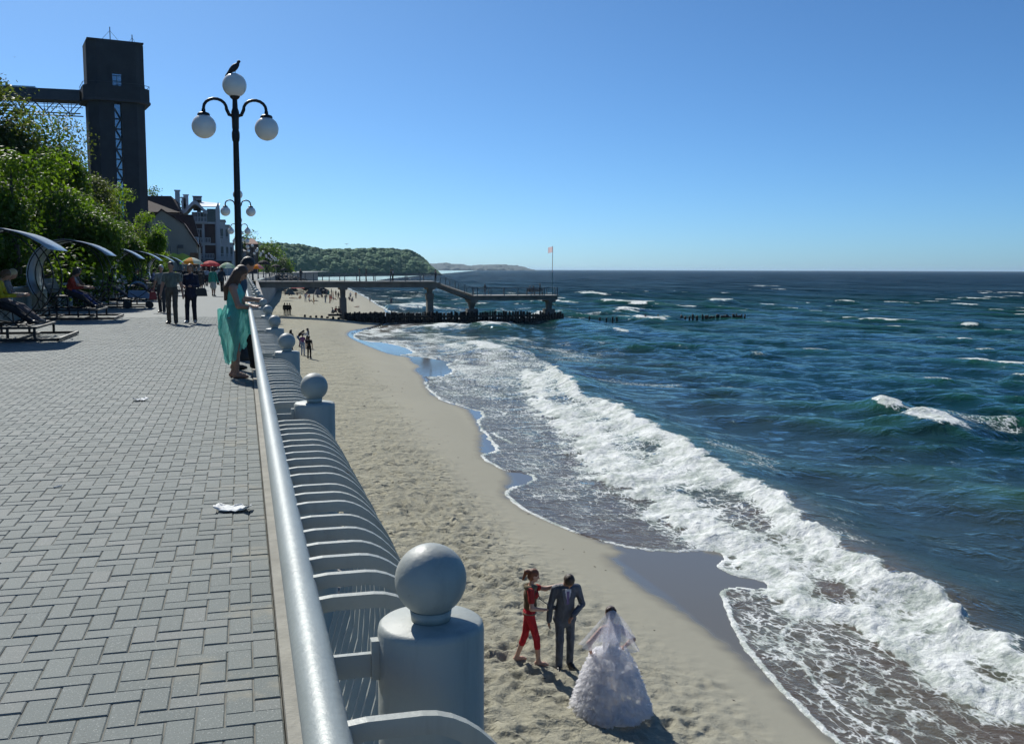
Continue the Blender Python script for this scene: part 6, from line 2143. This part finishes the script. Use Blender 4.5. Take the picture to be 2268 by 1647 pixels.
# ------------------------------------------------------------------ mid distance walkers
def walker(label, px, py, r, f, top, bottom, hair, H=1.7, female=True, h=.03, **kw):
    return person(label, on_walk(px, py), gdir(r, f), H=H, female=female, feet=[(-.09, .1, 0), (.09, -.08, 0)], top=top, bottom=bottom, hair=hair, h=h, group='walkers farther along the promenade', **kw)
walker('woman in a green jacket and pale skirt walking away', 473, 656, .1, 1, (.05, .30, .22), (.45, .44, .40), (.03, .02, .015), style='bob', jacket=True, legs='skirt', hem=.45, h=.024)
walker('woman in a long grey coat coming towards us left of the green jacket', 447, 643, -.1, -1, (.07, .06, .06), (.07, .06, .06), (.10, .06, .03), jacket=True, legs='skirt', hem=.4, h=.027)
walker('man in a dark blue jacket just left of the mint gown woman', 492, 646, .1, 1, (.03, .045, .06), (.02, .02, .025), (.02, .015, .01), female=False, jacket=True)
walker('distant walker in a pale blue shirt under the red parasol', 458, 634, 0, -1, (.30, .36, .48), (.03, .03, .04), (.03, .02, .01), female=False)
walker('distant walker in black left of the long grey coat', 437, 636, 0, -1, (.02, .02, .022), (.02, .02, .02), (.02, .015, .01))
walker('distant walker in a white shirt beside the red parasol', 483, 631, 0, 1, (.5, .5, .5), (.04, .05, .08), (.05, .03, .02), female=False)
walker('distant walker in dark clothes beside the striped parasol', 410, 640, 0, -1, (.03, .03, .035), (.03, .03, .035), (.02, .015, .01))

# ------------------------------------------------------------------ beach groups
def beach(label, px, py, r, f, top, bottom, hair=(.02, .014, .01), h=.026, group=None, **kw):
    return person(label, on_sand(px, py), gdir(r, f), top=top, bottom=bottom, hair=hair, h=h, group=group, **kw)
BLK = (.012, .012, .014)
beach('long haired person in black behind the third ball post, back turned', 645, 776, .2, 1, BLK, BLK, style='long', female=True)
beach('person in black top and jeans bending towards the one in white', 663, 768, 1, .1, BLK, (.10, .15, .24), lean=.75, pelvis=(0, -.12, .86), hands=[(-.1, .75, 1.15), (.1, .78, 1.15)], female=True, legs='jeans', style='long')
beach('person in a white shirt and dark skirt taking hands with the bending one', 682, 771, -1, -.1, (.55, .56, .60), (.03, .03, .035), female=True, style='long', hands=[(-.1, .40, 1.15), (.1, .42, 1.15)], legs='skirt', hem=.5)
beach('person in a purple top and pale jeans seen from behind', 671, 787, .1, 1, (.22, .08, .20), (.22, .30, .42), female=True, legs='jeans')
beach('person all in black seen from behind, right of the purple top', 685, 794, .1, 1, BLK, BLK, sleeve='short', H=1.74)
for i, px in enumerate((630.5, 636.5, 642)):
    beach(['leftmost of three people in black standing close before the groyne', 'middle of three people in black standing close before the groyne', 'rightmost of three people in black standing close before the groyne'][i], px, 697.5, .3, 1, BLK, BLK, h=.03, group='three people in black before the groyne', female=i > 0, jacket=True)

# templates shared by the far crowd
def far_mesh(kind):
    if kind == 'stand': kw = dict(feet=[(-.12, .05, 0), (.12, -.05, 0)], legs='shorts', sleeve='none')
    elif kind == 'dressed': kw = dict(feet=[(-.11, .06, 0), (.11, -.06, 0)], legs='trousers', sleeve='long', hands=[(-.2, .18, .95), (.28, .05, .82)])
    elif kind == 'sit': kw = dict(pelvis=(0, 0, .14), lean=-.15, feet=[(-.14, .62, 0), (.14, .66, 0)], hands=[(-.3, -.25, .04), (.3, -.22, .04)], legs='shorts', sleeve='none', knees=(0, .3, 1))
    else: kw = dict(feet=[(-.1, 0, 0), (.1, 0, 0)], legs='shorts', sleeve='none')
    return person('', (0, 0, 0), 0, h=.045, parent_only=True, **kw)
FAR = {k: far_mesh(k) for k in ('stand', 'dressed', 'sit', 'lie')}
def crowd(label, px, py, kind, top, bottom, rz=None, group='bathers beyond the groyne', loc=None):
    l = loc or on_sand(px, py)
    o = put('person', FAR[kind], None, l, rz if rz is not None else RNG.uniform(0, 6.28))
    if kind == 'lie':
        o.rotation_euler = (math.radians(-88), 0, rz if rz is not None else RNG.uniform(0, 6.28)); o.location.z = l[2] + .14
    for i, m in ((TOP, cl(top)), (BOT, cl(bottom))):
        o.material_slots[i].link = 'OBJECT'; o.material_slots[i].material = m
    tag(o, label, 'person', group)
    return o
def z8(x, y): return ((640 + x / 6.862) / 1.1287, (680 + y / 6.862) / 1.1287)
SK = (.36, .19, .125); RD = (.45, .03, .03); WT = (.6, .6, .6); NV = (.02, .03, .07); GY = (.12, .12, .13); OR = (.5, .2, .04); PK = (.5, .18, .25); TL = (.04, .18, .2)
C = [('bather in swimwear standing left of the beach shelters', 500, 400, 'stand', SK, NV), ('bather in pale clothes standing beside a towel, left part of the beach', 850, 510, 'dressed', (.35, .33, .4), (.3, .3, .34)), ('bather in an orange swimsuit standing nearest the groyne', 990, 548, 'stand', OR, OR),
     ('person in blue jeans standing left of the red shirted one', 1190, 525, 'dressed', GY, (.10, .14, .22)), ('person in a red shirt standing left of the pier column', 1265, 530, 'dressed', RD, (.3, .05, .05)), ('bather holding a red towel near the pier column', 1290, 505, 'stand', SK, RD),
     ('sunburnt bather standing behind the red shirted person', 1322, 452, 'stand', (.45, .18, .13), RD), ('dark clad person standing tallest among the bathers', 1295, 400, 'dressed', GY, BLK), ('slim bather in black standing left of the pier column', 1370, 430, 'stand', BLK, BLK),
     ('person in black clothes standing just left of the pier column', 1415, 466, 'dressed', BLK, BLK), ('bather in grey standing behind the pier column', 1470, 430, 'dressed', GY, GY), ('person in an orange vest standing right of the pier column', 1715, 452, 'dressed', OR, GY),
     ('bather in white standing right of the pier column', 1620, 470, 'stand', WT, NV), ('person in dark trousers standing among sitters left of the column', 1215, 430, 'dressed', (.08, .08, .1), (.1, .1, .14)), ('bather in teal standing near the grey shelter', 1245, 420, 'stand', TL, TL),
     ('sitter in dark clothes under the left beach shelter', 570, 405, 'sit', BLK, BLK), ('sitter in black beside the red shelter', 705, 400, 'sit', BLK, GY), ('lying bather on a pale towel, left part of the beach', 700, 458, 'lie', SK, OR), ('sitter in orange beside the lying bather', 755, 460, 'sit', OR, SK),
     ('sitter in pink left of the orange swimsuit', 870, 410, 'sit', PK, GY), ('sitter in red before the grey shelter', 910, 440, 'sit', RD, SK), ('sitter in grey before the grey shelter', 1060, 442, 'sit', GY, GY), ('sitter with dark hair right of the grey shelter', 1130, 438, 'sit', BLK, SK),
     ('sitter in white beside the orange swimsuit', 920, 512, 'sit', WT, SK), ('lying bather behind the orange swimsuit', 1060, 500, 'lie', SK, NV), ('sitter in blue between the standing groups', 1330, 478, 'sit', (.1, .14, .3), SK), ('sitter in white right of the pier column', 1655, 495, 'sit', WT, WT),
     ('lying bather nearest the groyne, right of the column', 1690, 604, 'lie', SK, BLK), ('sitter in navy right of the pier column', 1600, 480, 'sit', NV, NV), ('sitter in red far up the beach', 1020, 285, 'sit', RD, SK), ('lying bather by the red shelter', 830, 390, 'lie', SK, TL)]
for (lb, x, y, k, a, b) in C:
    crowd(lb, *z8(x, y), k, a, b)
crowd('small child in dark clothes near the water beyond the groyne', 819.5, 670, 'stand', BLK, BLK).scale = (.7, .7, .7)
crowd('bather wading in the shallows beyond the groyne', 866.6, 677, 'stand', NV, NV)
crowd('crouching bather on the sand right of the pier column', 780, 668, 'sit', GY, NV)
for i, (x, y, z, c) in enumerate(((12.5, 140.2, -4.55, RD), (13.0, 140.3, -4.6, BLK), (12.1, 139.7, -4.7, (.2, .2, .22)))):
    crowd(['person in red sitting on the groyne beside the pier column', 'person in black sitting on the groyne beside the one in red', 'person in grey sitting low on the landward piles'][i], 0, 0, 'sit', c, BLK, 2.4 + i, 'people sitting on the groyne', (x, y, z))
MB().box((12.4, 140.1, -4.85), (1.9, 1.2, .28)).build('timber_platform', [M('tarred_timber', (.014, .012, .010), .75)]).update_tag()
tag(bpy.data.objects['timber_platform'], 'low dark timber platform beside the landward pier column', 'platform')
# on the pier
def pier_p(label, px, X0, kind, top, bottom, y=141.2, low=False, rz=None):
    x = at_y(px, 640, y).x
    return crowd(label, 0, 0, kind, top, bottom, rz, 'people on the pier', (x, y, -2.2 if low else -.13))
pier_p('man in dark clothes alone on the landward part of the pier', 667, 0, 'dressed', (.05, .06, .07), (.03, .035, .05), rz=2.6)
pier_p('man in a grey green shirt pointing, left of a pair on the pier', 796.6, 0, 'dressed', (.16, .17, .13), (.09, .08, .06), rz=-1.5)
pier_p('person in a dark top right of the pointing man on the pier', 811.6, 0, 'dressed', (.06, .06, .07), (.16, .15, .14), rz=1.5)
pier_p('person in black at the middle of the pier, pointing left', 866, 0, 'dressed', BLK, BLK, rz=1.6)
pier_p('person with a pale top close beside the one pointing left', 870.5, 0, 'dressed', (.3, .3, .33), BLK, rz=1.2, y=141.5)
pier_p('dark figure at the head of the pier staircase', 965, 0, 'dressed', GY, BLK, rz=-1.3, y=143.0)
pier_p('person in grey leaning on the lower pier railing', 1074, 0, 'dressed', (.07, .08, .09), (.16, .17, .19), low=True, rz=.3, y=140.5)
pier_p('dark clad man standing by the bench at the pier end', 1196, 0, 'dressed', BLK, BLK, low=True, rz=1.5)
def pier_bench():
    x0, x1 = at_y(1166, 640, 141.6).x, at_y(1203, 640, 141.6).x
    B = empty('pier_bench', ((x0 + x1) / 2, 141.6, -2.2)); tag(B, 'dark slatted bench on the lower end of the pier', 'bench')
    w = x1 - x0
    for i in range(3): MB().box((0, .05 + i * .14, .46), (w, .11, .04)).build('seat_slat', [MAT_SLAT], B)
    for i in range(3): MB().box((0, -.04, .62 + i * .14), (w, .04, .11)).build('back_slat', [MAT_SLAT], B)
    for x in (-w / 2 + .1, 0, w / 2 - .1): MB().box((x, .15, .22), (.07, .45, .43)).build('leg', [MAT_BLK], B)
pier_bench()
for i, px in enumerate((1173, 1181)):
    x = at_y(px, 640, 141.8).x
    o = crowd(['left one of two sitting on the pier bench', 'right one of two sitting on the pier bench'][i], 0, 0, 'sit', (.10, .10, .11) if i else (.3, .3, .32), BLK, .1, 'people on the pier', (x, 141.75, -1.74))
# beach shelters
def shelter(label, px, py, col, w, style):
    l = on_sand(px, py)
    S = empty('beach_shelter', l, RNG.uniform(-.3, .3)); tag(S, label, 'shelter', 'beach shelters beyond the groyne')
    c = cloth('shelter_%d_%d' % (col[0] * 999, col[1] * 999), col, .3)
    if style == 'tent':
        m = MB(); m.add([(-w / 2, -.8, 0), (w / 2, -.8, 0), (w / 2, .8, 0), (-w / 2, .8, 0), (-w / 2 * .3, 0, 1.5), (w / 2 * .3, 0, 1.5)], [(1, 2, 5), (2, 3, 4, 5), (3, 0, 4), (0, 1, 5, 4)])
        m.build('tent_cloth', [c], S)
    else:
        for sx in (-1, 1): MB().tube([(sx * w * .45, 0, 0), (sx * w * .45, 0, 1.7)], .03, 6).build('pole', [MAT_BLK], S)
        m = MB(); m.add([(-w / 2, -.9, 1.45), (w / 2, -.9, 1.45), (w / 2, 0, 1.9), (-w / 2, 0, 1.9), (w / 2, .9, 1.45), (-w / 2, .9, 1.45)], [(0, 1, 2, 3), (3, 2, 4, 5)])
        m.build('awning', [c], S)
shelter('grey blue beach tent left of the red awning', *z8(580, 385), (.10, .14, .15), 2.6, 'tent')
shelter('red beach awning on poles near the sea wall', *z8(720, 375), (.45, .04, .04), 3.2, 'awning')
shelter('dark grey beach tent in the middle of the far beach', *z8(960, 375), (.09, .11, .12), 3.6, 'tent')
shelter('teal beach tent close to the sea wall beyond the pier', *z8(640, 330), (.05, .12, .13), 2.6, 'tent')
shelter('small grey beach tent right of the dark grey one', *z8(1060, 390), (.16, .16, .17), 2.0, 'tent')

# ------------------------------------------------------------------ birds and litter
def pigeon():
    lx, ly = lamp_pos[0]
    P = Body()
    P.ell((0, 0, .10), (.055, .115, .065), TOP, .02, rotm('X', .75)); P.cap((0, .07, .16), (0, .085, .205), .035, .028, TOP, .02); P.ell((0, .095, .225), (.027, .034, .028), TOP, .01)
    P.cap((0, .125, .222), (0, .145, .215), .008, .004, DARK, .004); P.cap((0, -.06, .05), (0, -.16, -.06), .045, .022, TOP, .02)
    for q in (-1, 1): P.cap((q * .02, .02, .05), (q * .02, .02, .0), .008, .006, DARK, .004)
    o = put('pigeon', P.mesh('pigeon', .009, [MAT_SKIN, M('feathers', (.02, .02, .024), .6), MAT_SKIN, MAT_SKIN, MAT_SKIN, M('beak', (.03, .025, .02), .5)]), None, (lx, ly, 4.862), gdir(1, .1), (.84, .84, .84))
    tag(o, 'dark pigeon perched on the top globe of the nearest lamp', 'bird')
pigeon()
def gull(label, px, py, Y, s):
    p = at_y(px, py, Y)
    G = empty('gull', p, .6); tag(G, label, 'bird')
    g = M('gull_dark', (.05, .05, .055), .7)
    b = Body(); b.ell((0, 0, 0), (.06 * s, .2 * s, .06 * s), 0, .02); b.cap((0, .15 * s, 0), (0, .26 * s, .01), .045 * s, .02 * s, 0, .02)
    put('body', b.mesh('body', .03 * s, [g]), G)
    for q in (-1, 1):
        m = MB(); m.add([(0, .08 * s, 0), (q * .35 * s, .10 * s, .16 * s), (q * .7 * s, -.05 * s, .05 * s), (q * .33 * s, -.06 * s, .13 * s), (0, -.08 * s, 0)], [(0, 1, 3, 4), (1, 2, 3)])
        o = m.build('wing', [g], G); o.modifiers.new('t', 'SOLIDIFY').thickness = .02 * s
gull('gull flying above the wooded headland', 768, 541, 120, .55)
gull('tiny gull in the sky left of the tower', 33, 127, 140, .4)
def paper(label, px, py, w, l, seed, rz):
    rg = np.random.default_rng(seed)
    n = 14
    u, v = np.meshgrid(np.linspace(-.5, .5, n), np.linspace(-.5, .5, n), indexing='ij')
    z = .012 + .03 * np.abs(fbm(u * 3 + seed, v * 3, seed, 3)) + .05 * np.clip(np.abs(u) - .38, 0, 1) * 3
    V = np.stack([u * w * (1 - .2 * np.abs(v)), v * l + .05 * pnoise(u * 4, v * 2, seed), z], -1).reshape(-1, 3)
    o = put('paper_scrap', np_mesh('paper_scrap', V, grid_faces(n, n), [M('white_paper', (.72, .74, .74), .8, var=.05)], True), None, on_walk(px, py), rz)
    o.modifiers.new('t', 'SOLIDIFY').thickness = .002
    tag(o, label, 'paper')
paper('crumpled white paper lying on the paving nearest the railing', 517, 1130, .24, .13, 5, -.35)
paper('smaller crumpled white tissue farther back on the paving', 311, 887, .17, .12, 9, .4)
def butt(label, px, py, rz):
    o = MB().tube([(-.035, 0, .006), (.035, 0, .006)], .005, 8).build('cigarette_end', [M('paper_white', (.75, .74, .70), .7)], None, on_walk(px, py), rz); tag(o, label, 'litter')
butt('white cigarette end on the paving left of the paper', 128, 1078, .9)
butt('white cigarette end on the paving near the kerb', 516, 948, .1)

def beach_debris():
    rg = random.Random(21)
    mb = MB()
    for _ in range(420):
        y = 9 + 60 * rg.random() ** 1.7
        x = rg.uniform(1.5, 8.5)
        if rg.random() < .35: x = float(np.interp(y, BASE_Y, BASE_X)) - rg.uniform(2.0, 4.0) + .5 * math.sin(y / 3)
        z = float(sand_base(np.array(x), np.array(y)))
        r = rg.uniform(.004, .012) * (1 + y / 30)
        R_ = Matrix.Rotation(rg.uniform(0, 6.3), 3, 'Z') @ Matrix.Rotation(rg.uniform(-.4, .4), 3, 'X')
        w_, l_ = r, r * rg.uniform(1.2, 3.5)
        P_ = [R_ @ Vector(q) for q in ((-l_, 0, 0), (rg.uniform(-.4, .4) * l_, w_, .1 * r), (l_, 0, .2 * r), (rg.uniform(-.4, .4) * l_, -w_, 0), (0, 0, r * .7))]
        mb.add([p + Vector((x, y, z + .004)) for p in P_], [(0, 4, 1), (1, 4, 2), (2, 4, 3), (3, 4, 0)], rg.randrange(2))
    o = mb.build('beach_debris', [M('weed_scrap', (.035, .025, .015), .9), M('pebble', (.16, .14, .12), .8)])
    tag(o, 'scattered dark weed scraps and pebbles on the sand', 'debris', kind='stuff')
beach_debris()
